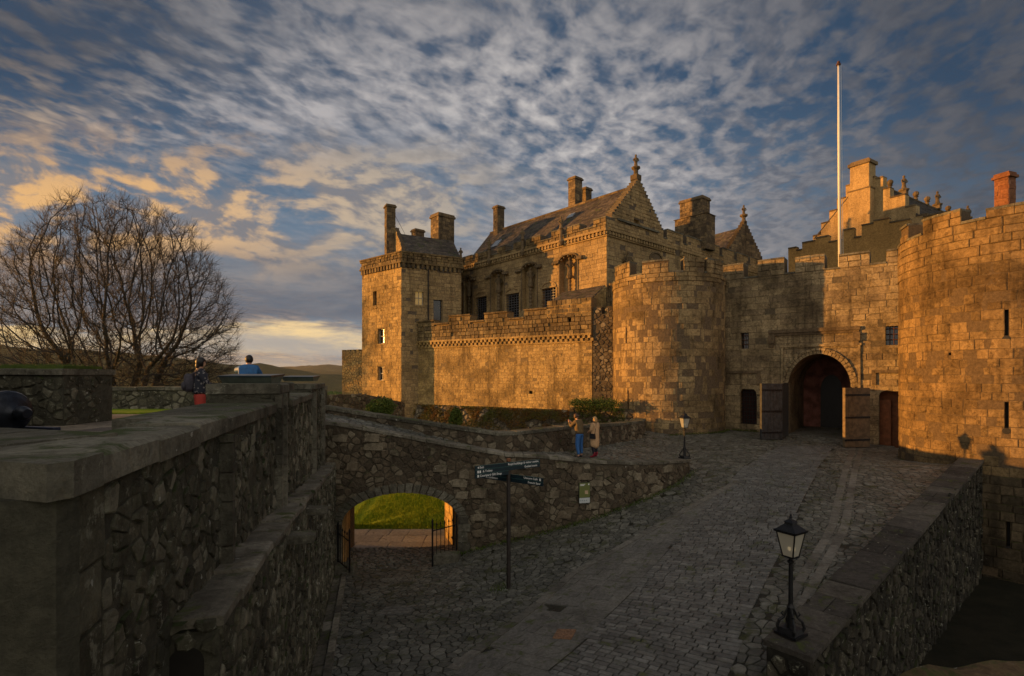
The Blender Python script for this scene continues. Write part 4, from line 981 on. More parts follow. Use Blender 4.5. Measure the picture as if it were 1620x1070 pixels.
for S, ops, nm in ((TA, wl, 0), (TB, wr, 1), (TC, [], 2)):
    mb = MB(); zt_ = const(10.45) if nm < 2 else const(10.4)
    solid(mb, S, 0, S.L, const(-6), zt_, .7, ops, 2)
    ok = lambda u, v: not any(o.inside(u, v) for o in ops)
    masonry(mb, S, 0, S.L, -3.6, 9.2, ok, ch=(.24, .36), sl=(.3, .7), proud=(.0, .035), step=.05, jit=.012)
    wm_ = mb; mb = MB(); masonry(mb, S, -.1, S.L, 9.7, 10.45, ok, ch=(.24, .3), sl=(.35, .7), proud=(.14, .18), step=.05)
    bar(mb, S, -.15, S.L+.1, 9.58, 9.72, .2, .5); bar(mb, S, -.1, S.L+.05, 10.44, 10.56, .22, .4, -.7)
    u = .05
    while u < S.L-.2: bar(mb, S, u, u+.22, 9.2, 9.58, .16, R(.2, 1)); u += .42
    mb.build('parapet', M['parapet'], W); mb = wm_
    for o in ops: reveal(mb, S, o, .3, t=.6); bar(mb, S, o.ua-.08, o.ub+.08, o.va-.12, o.va-.01, .06, .7)
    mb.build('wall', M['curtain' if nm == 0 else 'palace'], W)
    for i, o in enumerate(ops):
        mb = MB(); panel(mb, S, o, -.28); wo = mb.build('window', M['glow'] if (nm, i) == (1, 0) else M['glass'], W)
        if (nm, i) not in ((0, 0), (1, 1)):
            mb = MB(); m_ = (o.ua+o.ub)/2; z_ = (o.va+o.vb)/2
            for a, b, c, d in ((o.ua, o.ua+.06, o.va, o.vb), (o.ub-.06, o.ub, o.va, o.vb), (m_-.02, m_+.02, o.va, o.vb)): bar(mb, S, a, b, c, d, -.2, .5, -.26)
            for c in (o.va, z_-.03, o.vb-.06): bar(mb, S, o.ua, o.ub, c, c+.06, -.19, .5, -.25)
            mb.build('window_frame', M['sash'], wo)
mb = MB(); mb.prism([CL, C0, CRr, (-5.2, 52.4), (-12, 55)], 9.2, 9.4); mb.add([(*CL, -6), (-12, 55, -6), (-12, 55, 9.5), (*CL, 9.5)], [(3, 2, 1, 0)]); mb.add([(-12, 55, -6), (-5.2, 52.4, -6), (-5.2, 52.4, 9.5), (-12, 55, 9.5)], [(3, 2, 1, 0)]); mb.build('roof_deck', M['lead'], W)
inn = Vector((-TB.n.x, -TB.n.y)); def_ = lambda u, k: (TB.p+TB.d*u+inn*k)
ea, eb = def_(.35, .35), def_(TB.L+.2, .35); ra, rb = def_(.35, 2.5), def_(TB.L+.2, 2.5)
SR = Roof((*ea, 10.5), (*eb, 10.5), (*ra, 12.7)); slates(SR, W)
SR2 = Roof((*def_(TB.L+.2, 4.65), 10.5), (*def_(.35, 4.65), 10.5), (*ra, 12.7)); slates(SR2, W)
G1 = Flat(def_(.1, 4.7), def_(.1, .3)); gs = [(i*.275, (i+1)*.275, 10.8+(min(i, 15-i)+1)*.29) for i in range(16)]
gf = steps(10.5, gs); mb = MB(); solid(mb, G1, 0, G1.L, const(9.4), gf, .35, [], 1); masonry(mb, G1, 0, G1.L, 9.5, 13.2, lambda u, v: v < gf(u)+.02, ch=(.2, .28), sl=(.25, .5), proud=(0, .03)); 
mb.build('crow_stepped_gable', M['palace'], W)
mb = MB(); mb.add([(*def_(TB.L+.2, .35), 10.4), (*def_(TB.L+.2, 4.65), 10.4), (*rb, 12.65)], [(0, 1, 2)]); mb.build('gable_end', M['palace'], W)
rzt = math.atan2(TB.d.y, TB.d.x)
RZP = math.atan2(-13.7, 12.12)
chimney(617, 46.3, .78, .7, rzt, 410, 325, W)
mb = MB(); 
for a, b in (((619, 330), (641, 371)), ((619, 350), (636, 372))): mb.tube([P(*a, 46.3), P(*b, 47)], .02, 4)
mb.build('stay_wire', M['iron'], W)
chimney(700, 49.2, 1.35, 1.75, RZP, 420, 341, W, cap=.35); chimney(661, 52.5, .8, 1.0, RZP, 400, 364, W)
u = TB.u(677); mb = MB(); mb.tube([TB(u, 9.3, .1), TB(u, 4.5, .1)], .055, 6); mb.build('downpipe', M['iron'], W)
# ruined crenellated wall beyond the tower
SW = Flat(P(541, 0, 50)[:2], P(577, 0, 48.6)[:2]); W = empty('outer_wall', (*SW(1, 0)[:2], -3), 'short stretch of battlemented rubble wall glowing in the sun left of the square tower', 'wall')
sf = steps(2.35, [(i*.62, i*.62+.38, 2.5) for i in range(4)]); mb = MB(); solid(mb, SW, 0, SW.L, const(-6), sf, .6); rubble(mb, SW, 0, SW.L, -2.5, 2.5, lambda u, v: v < sf(u), .3, .22, proud=(.01, .07)); mb.build('masonry', M['curtain'], W)
BK = Flat(P(500, 0, 33)[:2], P(640, 0, 41)[:2]); W = empty('bank_wall', (*BK(3, 0)[:2], -5), 'low mossy rubble wall below the square tower, behind the walkway', 'wall')
bf = lin([(0, -1.25), (BK.L*.5, -1.3), (BK.L, -2.1)]); mb = MB(); solid(mb, BK, 0, BK.L, const(-7.5), bf, .8); rubble(mb, BK, 0, BK.L, -4.5, -1.2, lambda u, v: v < bf(u), .4, .25, proud=(.01, .08)); mb.build('masonry', M['rubble'], W)
# ---------------- palace
PL, PR = (-5.3, 52.4), (7.02, 38.5)
PF = Flat(PL, PR); ev = Vector((1.14, 1)).normalized(); PEe = Vector(PR)+ev*27.5; PE = Flat(PR, PEe)
W = empty('palace', (8, 46, 2.8), 'ornate palace with statue niches, grilled windows and crow-stepped gable, rising behind the curtain wall', 'palace')
nich = [Op(PF.u(a), PF.u(b), PF.z((a+b)/2, d), PF.z((a+b)/2, c), .45) for a, b, c, d in ((734, 748, 437, 500), (777, 798, 428, 497), (826, 850, 417, 490), (886, 914, 403, 476))]
win = [Op(PF.u(a), PF.u(b), PF.z((a+b)/2, d), PF.z((a+b)/2, c)) for a, b, c, d in ((753, 770, 470, 515), (801, 821, 465, 512), (858, 879, 456, 500))]
pz = 10.36
pm = []
for a, b in ((733, 748), (753, 776), (788, 800), (813, 829), (833, 856), (873, 889), (896, 918), (939, 961)): pm.append((a, b, 11.75))
pf = crenels(PF, pm, 11.25)
mb = MB(); solid(mb, PF, 0, PF.L, const(2.0), pf, .7, nich+win, 2)
okp = lambda u, v: v < pf(u) and not any(o.inside(u, v) for o in nich+win)
masonry(mb, PF, 0, PF.L, 2.8, pz, okp, ch=(.24, .36), sl=(.35, .8), proud=(.0, .03), step=.04)
wm_ = mb; mb = MB(); masonry(mb, PF, 0, PF.L, pz+.55, 11.75, okp, ch=(.22, .32), sl=(.35, .8), proud=(.08, .11), step=.04); mb.build('parapet', M['parapet'], W); mb = wm_
for o in win: reveal(mb, PF, o, .35, t=.6); 
for o in nich: reveal(mb, PF, o, .5, t=.5, back=True)
mb.build('facade', M['palace'], W)
def frieze(S, u0, u1, z):
    mb = MB(); bar(mb, S, u0, u1, z, z+.1, .12, .6); bar(mb, S, u0, u1, z+.38, z+.55, .28, .4); u = u0+.05
    while u < u1-.2: bar(mb, S, u, u+.17, z+.1, z+.38, .22, R(.2, 1)); mb.ell(S(u+.28, z+.24, .13), (.07, .07, .09), 6, 4, R(0, 1)); u += .36
    return mb.build('frieze', M['palace'], W)
frieze(PF, 0, PF.L+.1, pz); frieze(PE, 0, 9.2, pz)
caps(PF, pf, 0, PF.L, .7, 'slab', W, .1, .1)
def niche(S, o, W):
    c = (o.ua+o.ub)/2; hw = (o.ub-o.ua)/2; H = o.vb-o.va; mb = MB()
    arch_ring(mb, S, o, .12, 9, .14, t=(.3, .8))
    for k in (-1, 1):
        bar(mb, S, c+k*hw-(.1 if k < 0 else 0), c+k*hw+(0 if k < 0 else .1), o.va, o.vb-o.rise, .07, .6)
        a, b = (c+k*hw, c+k*(hw+.55)); mb.tube([S(a, o.vb-o.rise-.05, .18), S(b, o.vb-o.rise-.08, .22)], [.09, .11], 7, .5); mb.ell(S(b, o.vb-o.rise-.08, .22), (.15, .15, .13), 7, 5, .4)
        bar(mb, S, min(a, b), max(a, b), o.vb-o.rise+.04, o.vb-o.rise+.14, .2, .4)
    for i in range(5):
        a = math.pi*(i+.5)/5; mb.ell(S(c-hw*.8*math.cos(a), o.vb-o.rise+o.rise*.75*math.sin(a), .05), (.09, .09, .09), 6, 4, .5)
    n = mb.build('niche_hood', M['weathered'], W)
    mb = MB(); prof = []
    hc = H*.52
    for i in range(22): z = hc*i/21; prof.append((.13+.035*math.sin(i*1.9)+(.08 if i < 2 else 0)+(.1 if i > 19 else 0), z))
    b = S(c, o.va, -.12); mb.lathe(b, prof, 8, .5); mb.lathe((b[0], b[1], b[2]+hc), [(.26, 0), (.3, .08), (.2, .16)], 8, .5); mb.build('column', M['weathered'], n)
    mb = MB(); figure(mb, (b[0], b[1], b[2]+hc+.14), min(1.0, (H-hc-.25)/1.5)); mb.build('statue', M['weathered'], n)
for o in nich: niche(PF, o, W)
for o in win:
    mb = MB(); panel(mb, PF, o, -.33); w_ = mb.build('window', M['glass'], W)
    mb = MB()
    for i in range(1, 5): u = o.ua+(o.ub-o.ua)*i/5; mb.tube([PF(u, o.va, -.05), PF(u, o.vb+.03, -.05)], .025, 5)
    z = o.va+.1
    while z < o.vb: mb.tube([PF(o.ua, z, -.04), PF(o.ub, z, -.04)], .025, 5); z += .22
    mb.build('iron_grille', M['lead'], w_)
    mb = MB(); c = (o.ua+o.ub)/2; oo = Op(o.ua-.02, o.ub+.02, o.va, o.vb+.45, .42); arch_ring(mb, PF, oo, .12, 9, .07, t=(.4, .9))
    for k in (o.ua-.22, o.ub+.04):
        v = o.va
        while v < o.vb: bar(mb, PF, k, k+.18, v, v+.2, .05, R(.3, 1)); v += .23
    bar(mb, PF, o.ua-.1, o.ub+.1, o.vb, o.vb+.12, .1, .6); mb.build('window_surround', M['palace'], w_)
def upcol(S, px, z0, z1):
    mb = MB(); b = S(S.u(px), z0, .32); hh2 = z1-z0-1.0
    mb.lathe(b, [(.1, -.35), (.24, -.05), (.2, 0), (.14, .12), (.13, hh2-.1), (.22, hh2)], 8, .5); figure(mb, (b[0], b[1], b[2]+hh2), .68); mb.build('parapet_statue', M['weathered'], W)
for px in (733, 778, 831, 892): upcol(PF, px, 10.75, 12.75)
# roof
M['skyl'] = plain('skylight_glass', (.25, .27, .3), .12, 0, .1)
e2 = Vector((ev.x, ev.y)); apx = Vector(PR)+e2*4.03
def onr(base, k): v = Vector(base)+e2*k; return (v.x, v.y)
SR = Roof((*onr(PL, .9), 11.45), (*onr(PR, .9), 11.45), (*onr(PL, 4.03), 15.1)); slates(SR, W)
SRb = Roof((*onr(PR, 7.2), 11.45), (*onr(PL, 7.2), 11.45), (*onr(PR, 4.03), 15.1)); slates(SRb, W)
mb = MB(); fd = Vector((PF.d.x, PF.d.y)); a = Vector(onr(PL, 4.03)); b = Vector(onr(PR, 4.03))-fd*.6
n = 26
for i in range(n):
    p, q = a.lerp(b, i/n), a.lerp(b, (i+.97)/n); mb.tube([(*p, 15.1), (*q, 15.1)], .13, 6, R(0, 1))
mb.build('ridge_tiles', M['weathered'], W)
for px, py, w in ((738, 408, .9), (888, 349, .0)):
    pass
for uu, vv, ww, hv in ((2.6, 1.7, .9, 1.0), (12.0, 2.9, .7, .6)):
    mb = MB(); mb.add([SR(uu, vv, .09), SR(uu+ww, vv, .09), SR(uu+ww, vv+hv, .07), SR(uu, vv+hv, .07)]+[SR(uu, vv, 0), SR(uu+ww, vv, 0), SR(uu+ww, vv+hv, 0), SR(uu, vv+hv, 0)], [(0, 1, 2, 3), (4, 5, 1, 0), (5, 6, 2, 1), (7, 4, 0, 3)])
    mb.build('skylight', M['skyl'], W)
# east side with stepped gable
def gsteps(uc, hw, z0, z1, n): return [(uc-hw+hw*i/n, uc-hw+hw*(i+1)/n, z0+(z1-z0)*(i+1)/n) for i in range(n)]+[(uc+hw*i/n, uc+hw*(i+1)/n, z1-(z1-z0)*i/n) for i in range(n)]
et = steps(11.5, gsteps(4.03, 3.4, 12.0, 15.5, 14)+[(8, 10.5, 12.3), (11.1, 13.6, 12.3), (14.2, 17, 12.3), (17.6, 20, 12.3), (20.6, 23, 12.3), (23.6, 27.5, 12.3)])
ew = [Op(PE.u(1177-90), PE.u(1098), 6.8, 9.8, .6), Op(PE.u(1003), PE.u(1012), PE.z(1008, 357), PE.z(1008, 348))]
mb = MB(); solid(mb, PE, 0, PE.L, const(2), et, .6, [ew[1]], 3)
masonry(mb, PE, 0, PE.L, 4.5, pz, lambda u, v: True, ch=(.26, .38), sl=(.4, .9), proud=(0, .03), step=.08)
masonry(mb, PE, 0, PE.L, pz+.5, 15.5, lambda u, v: v < et(u) and not ew[1].inside(u, v), ch=(.22, .3), sl=(.3, .7), proud=(.02, .05), step=.05)
reveal(mb, PE, ew[1], .3, t=.6, back=True); mb.build('east_wall', M['palace'], W)
caps(PE, et, .6, 7.45, .6, 'slab', W, .06, .05, name='crow_step'); caps(PE, et, 7.45, PE.L, .6, 'slab', W, .1, .08); mb = MB(); bar(mb, PE, 1.2, 6.6, 11.75, 11.9, .16, .5); mb.build('string_course', M['slab'], W)
frieze(PE, 10.0, 27, pz)
fin = PE(4.03, 15.5, -.3); mb = MB(); mb.box((fin[0], fin[1], 15.75), (.62, .62, .4), RZP); mb.lathe((fin[0], fin[1], 15.95), [(.3, 0), (.18, .12), (.18, .4), (.36, .55), (.36, .65)], 8); figure(mb, (fin[0], fin[1], 16.58), .72); mb.build('gable_statue', M['weathered'], W)
o = Op(PE.u(983), PE.u(999), PE.z(990, 440), PE.z(990, 398), .4); 
mb = MB(); b = PE(PE.u(988), PE.z(988, 432), .35); mb.lathe(b, [(.1, -.8), (.2, -.3), (.35, 0), (.3, .1)], 8); figure(mb, (b[0], b[1], b[2]+.1), 1.05); mb.build('wall_statue', M['weathered'], W)
mb = MB(); q = Op(PE.u(1028), PE.u(1047), 8.0, PE.z(1037, 401), .6); arch_ring(mb, PE, q, .14, 9, .1); panel(mb, PE, q, .02); mb.build('blind_window', M['weathered'], W)
mb = MB(); b = PE(.0, 4.3, .5)
for k, t0 in ((.25, 4.3),): mb.lathe(PE(.15, 4.3, .35), [(.16, 0), (.14, .3), (.17, .6), (.13, .9), (.17, 1.2), (.13, 1.5), (.17, 1.8), (.13, 2.1), (.2, 2.35), (.24, 2.5)], 8)
mb.build('corner_column', M['weathered'], W)
# flat roof of the east range, its chimney and the far gable
mb = MB(); a, b = PE(6.6, 0, -.6), PE(PE.L, 0, -.6); c, d = PE(PE.L, 0, -9), PE(6.6, 0, -9)
SRe = Roof((a[0], a[1], 11.9), (b[0], b[1], 11.9), (d[0], d[1], 13.2)); slates(SRe, W)
mb.prism([a[:2], b[:2], c[:2], d[:2]], 11.0, 11.2); mb.build('roof_deck', M['lead'], W)
chimney(1099, 49, 2.3, 1.35, RZP, 385, 316, W, cap=.3); chimney(1099, 49, 3.2, 1.6, RZP, 400, 345, W, cap=.05)
chimney(789, 54, .72, .9, RZP, 385, 327, W); chimney(910, 47.5, .85, .95, RZP, 350, 282, W); chimney(925, 48.8, 1.0, .8, RZP, 350, 299, W)
FG = Flat(P(1151, 0, 54.5)[:2], P(1206, 0, 57.5)[:2]); hwf = FG.L/2
fg = steps(11, gsteps(hwf, hwf, 12.9, 16.6, 11)); mb = MB(); solid(mb, FG, 0, FG.L, const(9), fg, .5); masonry(mb, FG, 0, FG.L, 11.5, 16.6, lambda u, v: v < fg(u), ch=(.24, .34), sl=(.3, .7), proud=(0, .03)); mb.build('far_gable', M['weathered'], W)
fm = FG(hwf, 16.6, -.2); bk = FG(hwf, 16.2, -7.5); lf = FG(-.3, 12.6, -7.5); rt = FG(0, 12.6, -.2)
SRf = Roof(lf, rt, bk); slates(SRf, W)
mb = MB(); mb.lathe((fm[0], fm[1], 16.6), [(.35, 0), (.2, .2), (.2, .5), (.42, .65), (.42, .8)], 8); figure(mb, (fm[0], fm[1], 17.3), .8); mb.build('gable_statue', M['weathered'], W)
# ---------------- great hall (limewashed)
HA = Vector((33.7, 50.0)); hd = Vector((.637, -1)).normalized(); hr = Vector((1.57, 1)).normalized()
HF = Flat(HA-hd*5.0, HA+hd*5.3)
W = empty('great_hall', (36, 52, 0), 'tall limewashed hall with crow-stepped gable and stone beasts on its dark roof', 'building')
hs = []
for a, b, y in ((1280, 1286, 392), (1286, 1299, 373), (1299, 1312, 353), (1312, 1324, 334), (1324, 1338, 315), (1338, 1349, 293.6), (1349, 1385, 285), (1385, 1397, 282), (1397, 1408, 299), (1408, 1432, 311), (1432, 1449, 327), (1449, 1467, 341), (1467, 1480, 355)):
    hs.append((HF.u(a), HF.u(b), HF.z((a+b)/2, y)))
hf = steps(13, hs); hw_ = [Op(HF.u(1333), HF.u(1346), HF.z(1340, 379), HF.z(1340, 365)), Op(HF.u(1390), HF.u(1404), HF.z(1397, 376), HF.z(1397, 352))]
mb = MB(); solid(mb, HF, 0, HF.L, const(0), hf, .8, hw_, 2, t=.5)
for o in hw_: reveal(mb, HF, o, .35, t=.5)
mb.build('gable_wall', M['hall'], W)
caps(HF, hf, 0, HF.L, .8, 'weathered', W, .13, .06, name='crow_step')
for o in hw_:
    mb = MB(); panel(mb, HF, o, -.33); w_ = mb.build('window', M['glass'], W)
    mb = MB(); bar(mb, HF, o.ua-.14, o.ub+.14, o.va-.14, o.va, .05, .5); bar(mb, HF, o.ua-.14, o.ub+.14, o.vb, o.vb+.16, .05, .5); bar(mb, HF, o.ua-.14, o.ua, o.va, o.vb, .05, .5); bar(mb, HF, o.ub, o.ub+.14, o.va, o.vb, .05, .5); mb.build('window_surround', M['palace'], w_)
rzh = math.atan2(hd.y, hd.x)
cc = HF(HF.u(1366), 0, .15); mb = MB(); mb.box((cc[0], cc[1], 14.1), (1.9, 1.5, 7.2), rzh); mb.box((cc[0], cc[1], 18.95), (1.65, 1.3, 2.6), rzh); mb.build('chimney_breast', M['hall'], W)
zt_ = P(1366, 257, 50).z; mb = MB(); mb.box((cc[0], cc[1], zt_-.32), (1.95, 1.6, .3), rzh); mb.box((cc[0], cc[1], zt_-.08), (1.8, 1.4, .2), rzh, taper=.85); mb.build('chimney_cap', M['weathered'], W); mb = MB(); mb.box((cc[0], cc[1], 17.72), (2.0, 1.6, .12), rzh); mb.build('chimney_band', M['weathered'], W)
n0 = HA+hd*4.9; n0b = n0+hr*24; ap = HA+hr*24
SRh = Roof((n0.x, n0.y, 13.9), (n0b.x, n0b.y, 13.9), (HA.x, HA.y, 19.0)); slates(SRh, W)
n1 = HA-hd*4.6; n1b = n1+hr*24; SRh2 = Roof((n1b.x, n1b.y, 14.2), (n1.x, n1.y, 14.2), (HA.x, HA.y, 19.0)); slates(SRh2, W)
mb = MB(); q = [n0, n0b, n1b, n1]; mb.prism([(v.x+hr.x*.8, v.y+hr.y*.8) for v in q], 0, 13.8, .5); mb.build('side_wall', M['hall'], W)
mb = MB(); a, b = HA+hr*.8, ap; mb.tube([(a.x, a.y, 19.05), (b.x, b.y, 19.05)], .12, 6); mb.build('ridge_tiles', M['weathered'], W)
for i, (px, big) in enumerate(((1408, 0), (1430, 1), (1449, 0), (1467, 0), (1483, 1), (1500, 0), (1516, 0), (1531, 1), (1547, 0))):
    k = (px-HX)/F; t = (k*HA.y-HA.x)/(hr.x-k*hr.y); p = HA+hr*t; mb = MB()
    if big: mb.box((p.x, p.y, 19.3), (.6, .6, .5), rzh); mb.lathe((p.x, p.y, 19.5), [(.45, 0), (.5, .15), (.3, .25)], 8); figure(mb, (p.x, p.y, 19.7), 1.0)
    else: mb.lathe((p.x, p.y, 19.1), [(.2, 0), (.14, .25), (.28, .35)], 8); mb.ell((p.x, p.y, 19.75), (.3, .3, .3), 8, 6)
    mb.build('ridge_beast' if big else 'ridge_finial', M['weathered'], W)
# ochre battlemented range in front of the hall
OC = Flat(P(1247, 0, 50)[:2], P(1500, 0, 41)[:2]); W = empty('ochre_range', (*OC(4, 0)[:2], 0), 'low ochre battlemented wall in front of the great hall gable, above the gatehouse', 'wall')
of = crenels(OC, [(1247, 1260, 12.2), (1269, 1290, 12.5), (1290, 1311, 12.75), (1333, 1351, 13.0), (1363, 1382, 13.1), (1382, 1407, 13.3), (1407, 1440, 12.9), (1460, 1500, 12.9)], 11.9)
of0 = steps(11.9, [(0, OC.u(1269), 11.5), (OC.u(1269), OC.u(1311), 11.9), (OC.u(1311), OC.u(1363), 12.15), (OC.u(1363), OC.u(1500), 12.3)])
off = lambda u: max(of(u), of0(u))
off.br = sorted(of.br+of0.br)
mb = MB(); solid(mb, OC, 0, OC.L, const(0), off, .6, t=.5); mb.build('wall', M['ochre'], W); caps(OC, off, 0, OC.L, .6, 'weathered', W, .12, .07)
# house with the red chimney beyond the right tower
c = P(1590, 330, 30); W = empty('chimney_house', (c.x+2, c.y+3, -3), 'dark roofed building with a square red sandstone chimney, just behind the right round tower', 'building')
mb = MB(); boxwalls(mb, (c.x+2, c.y+2.2), 6, 4.5, .3, -3, 9.0, ch=(.3, .4), sl=(.4, .9), step=.1); mb.build('wall', M['weathered'], W)
chimney(1590, 29.6, .66, .66, .35, 345, 275, W, 'brickred', cap=.3)
# flagpole
a = P(1329, 0, 33); W = tag(empty('flagpole', (a.x, a.y, 4.9), 'tall bare white flagpole rising from the gatehouse roof', 'flagpole'))
tp_ = P(1326.5, 104, 33); mb = MB(); mb.tube([(a.x, a.y, 4.9), (a.x*.3+tp_.x*.7, a.y, 4.9*.3+tp_.z*.7), tuple(tp_)], [.10, .08, .05], 10); mb.build('pole', M['pole'], W, smooth=True)
mb = MB(); mb.lathe(tp_, [(.08, 0), (.13, .02), (.13, .1), (.05, .14)], 10); mb.ell((tp_.x, tp_.y, tp_.z+.2), (.09, .09, .09), 10, 6); mb.build('finial', M['rust'], W)
mb = MB(); mb.tube([(a.x+.16, a.y-.1, 5.0), (tp_.x+.12, tp_.y-.05, tp_.z)], .01, 4); mb.build('halyard', M['white'], W)
mb = MB(); mb.box((a.x, a.y, 5.05), (.6, .6, .3)); mb.build('socket', M['iron'], W)
# ================================================================== street things
def frost(name, em):
    m, nt, bs = newmat(name); bs.inputs['Base Color'].default_value = (.3, .31, .29, 1); bs.inputs['Roughness'].default_value = .5; bs.inputs['Transmission Weight'].default_value = .25
    bs.inputs['Emission Color'].default_value = (1, .72, .38, 1); bs.inputs['Emission Strength'].default_value = em; return m
M['frost'] = frost('frosted_glass', .02); M['bulb'] = frost('lamp_bulb', .9)
def lamp(x, y, z, rz, label):
    W = tag(empty('street_lamp', (x, y, z), label, 'lamp', 'black cast iron street lamps on the walls')); ca, sa = math.cos(rz), math.sin(rz)
    def T(a, b, c): return (x+a*ca-b*sa, y+a*sa+b*ca, z+c)
    mb = MB(); mb.box((x, y, z+.02), (.36, .36, .04), rz); mb.box((x, y, z+.07), (.3, .3, .08), rz, .5, .8)
    for k in range(4):
        a = math.pi/4+k*math.pi/2; c, s_ = math.cos(a), math.sin(a)
        mb.tube([T(.17*c, .17*s_, .05), T(.2*c, .2*s_, .12), T(.17*c, .17*s_, .22), T(.1*c, .1*s_, .28), T(.07*c, .07*s_, .36), T(.035*c, .035*s_, .45)], [.022, .026, .024, .02, .016, .012], 7)
        mb.tube([T(.1*c, .1*s_, .28), T(.14*c, .14*s_, .33), T(.11*c, .11*s_, .37)], [.012, .014, .008], 6)
    mb.build('base', M['iron'], W)
    mb = MB(); mb.lathe((x, y, z), [(.06, .08), (.05, .42), (.062, .44), (.045, .47), (.036, .5), (.03, 1.14), (.05, 1.16), (.05, 1.19), (.03, 1.2), (.035, 1.24), (.12, 1.255)], 14); mb.build('post', M['iron'], W, smooth=False)
    b, t, z0, z1 = .085, .15, 1.265, 1.655; L = MB(); e = .011
    for i in range(4):
        a = math.pi/4+i*math.pi/2; c, s_ = math.cos(a)*1.414, math.sin(a)*1.414
        L.tube([T(b*c, b*s_, z0), T(t*c, t*s_, z1)], .012, 4)
        c2, s2 = math.cos(a+math.pi/2)*1.414, math.sin(a+math.pi/2)*1.414
        L.tube([T(b*c, b*s_, z0), T(b*c2, b*s2, z0)], .012, 4); L.tube([T(t*c, t*s_, z1), T(t*c2, t*s2, z1)], .016, 4)
    def sq(r, zz): return [T(r*p, r*q, zz) for p, q in ((-1, -1), (1, -1), (1, 1), (-1, 1))]
    L.hexa(sq(t+.03, z1), sq(t+.035, z1+.035)); L.hexa(sq(t+.015, z1+.035), sq(.075, z1+.12)); L.hexa(sq(.07, z1+.12), sq(.06, z1+.16)); L.hexa(sq(.08, z1+.16), sq(.03, z1+.2))
    L.lathe(T(0, 0, z1+.195), [(.03, 0), (.018, .03), (.03, .045), (.012, .06), (.02, .075), (.004, .1)], 8); L.hexa(sq(b+.012, z0-.012), sq(b+.012, z0+.006))
    l = L.build('lantern', M['iron'], W)
    g = MB(); k = .99; g.hexa([T(b*k*p, b*k*q, z0+.01) for p, q in ((-1, -1), (1, -1), (1, 1), (-1, 1))], [T(t*k*p, t*k*q, z1-.005) for p, q in ((-1, -1), (1, -1), (1, 1), (-1, 1))]); g.build('glass', M['frost'], l)
    g = MB(); g.ell(T(0, -.0, z0+.13), (.025, .025, .035), 8, 6); g.build('bulb', M['bulb'], l)
q = P(1083, 724, 21.35); lamp(q.x, q.y, iw_top0(IW.L)+.1, .3, 'cast iron lantern lamp on the rounded end of the low curving wall, beside the couple')
q = P(1246, 1010, 8.85); lamp(4.5, 8.4, -4.17, .56, 'cast iron lantern lamp on the near end of the ramp wall, closest to the viewer')
# ---------------- fingerpost
sx, sy = -.09, 13.7; sz = h(sx, sy); W = empty('signpost', (sx, sy, sz), 'slim dark fingerpost with dark blue direction arms and white lettering, standing in the cobbles', 'signpost')
mb = MB(); mb.lathe((sx, sy, sz), [(.075, 0), (.055, .02), (.052, 3.36)], 14); mb.build('pole', M['postbrown'], W, smooth=False)
mb = MB(); mb.lathe((sx, sy, sz+3.36), [(.056, 0), (.062, .02), (.06, .07), (.03, .085)], 14); mb.build('pole_cap', M['brickred'], W)
mb = MB()
for i in range(160):
    a = R(0, 6.28); r = R(.05, .5); mb.add([(sx+r*math.cos(a)-.01, sy+r*math.sin(a), h(sx+r*math.cos(a), sy+r*math.sin(a))), (sx+r*math.cos(a)+.01, sy+r*math.sin(a), h(sx, sy)), (sx+r*math.cos(a), sy+r*math.sin(a)+.01, h(sx, sy)+R(.02, .05))], [(0, 1, 2)])
tag(mb.build('moss', M['leaf']), 'moss and tiny weeds round the foot of the signpost', 'moss', kind='stuff')
def text(body, S, u, z, size, par, align='LEFT', d=.012):
    cu = bpy.data.curves.new('lettering', 'FONT'); cu.body = body; cu.size = size; cu.extrude = .001; cu.align_x = align; cu.materials.append(M['white']); cu.resolution_u = 2; cu.offset = .0012
    o = bpy.data.objects.new('lettering', cu); me = bpy.data.meshes.new_from_object(o); me.name = 'lettering'; bpy.data.objects.remove(o); o = bpy.data.objects.new('lettering', me); SC.collection.objects.link(o); p = Vector(S(u, z, d)); X = Vector((S.d.x, S.d.y, 0)); Z = Vector((S.n.x, S.n.y, 0)); Y = Vector((0, 0, 1))
    Mx = Matrix((X, Y, Z)).transposed().to_4x4(); Mx.translation = p-wloc(par); o.matrix_basis = Mx; o.parent = par; return o
def arm(a, b, z1, rows, texts, align):
    S = Flat(a, b); hr_ = .106; z0 = z1-hr_*rows; mb = MB()
    vs = [S(0, z0, 0), S(S.L, z0, 0), S(S.L, z0, -.03), S(0, z0, -.03)]; mb.hexa(vs, [(x[0], x[1], z1) for x in vs]); o = mb.build('sign_arm', M['sign'], W)
    mb = MB()
    for i in range(1, rows): bar(mb, S, .0, S.L, z1-hr_*i-.004, z1-hr_*i+.004, .003, .5, .0005)
    bar(mb, S, 0, S.L, z1-.008, z1, .0031, .5, .0005)
    mb.build('rule', M['signline'], o)
    for i, t in enumerate(texts):
        if t: text(t, S, .06 if align == 'LEFT' else S.L-.06, z1-hr_*(i+1)+.032, .078, o, align)
    for i, t in enumerate(texts):   # small white symbol tiles / arrows
        k = ICON.get((align, rows, i))
        for (uu, kind) in (k or ()):
            z = z1-hr_*(i+.5); mb = MB()
            if kind == 'arrow': mb.add([S(uu, z, .006), S(uu+.05, z-.032, .006), S(uu+.05, z+.032, .006)], [(0, 1, 2)])
            else: mb.add([S(uu, z-.032, .006), S(uu+.045, z-.032, .006), S(uu+.045, z+.032, .006), S(uu, z+.032, .006)], [(0, 1, 2, 3)])
            mb.build('symbol', M['white'], o)
da = Vector((1.67, 1.1)).normalized(); db = Vector((1.61, -1.1)).normalized(); o_ = Vector((sx, sy))
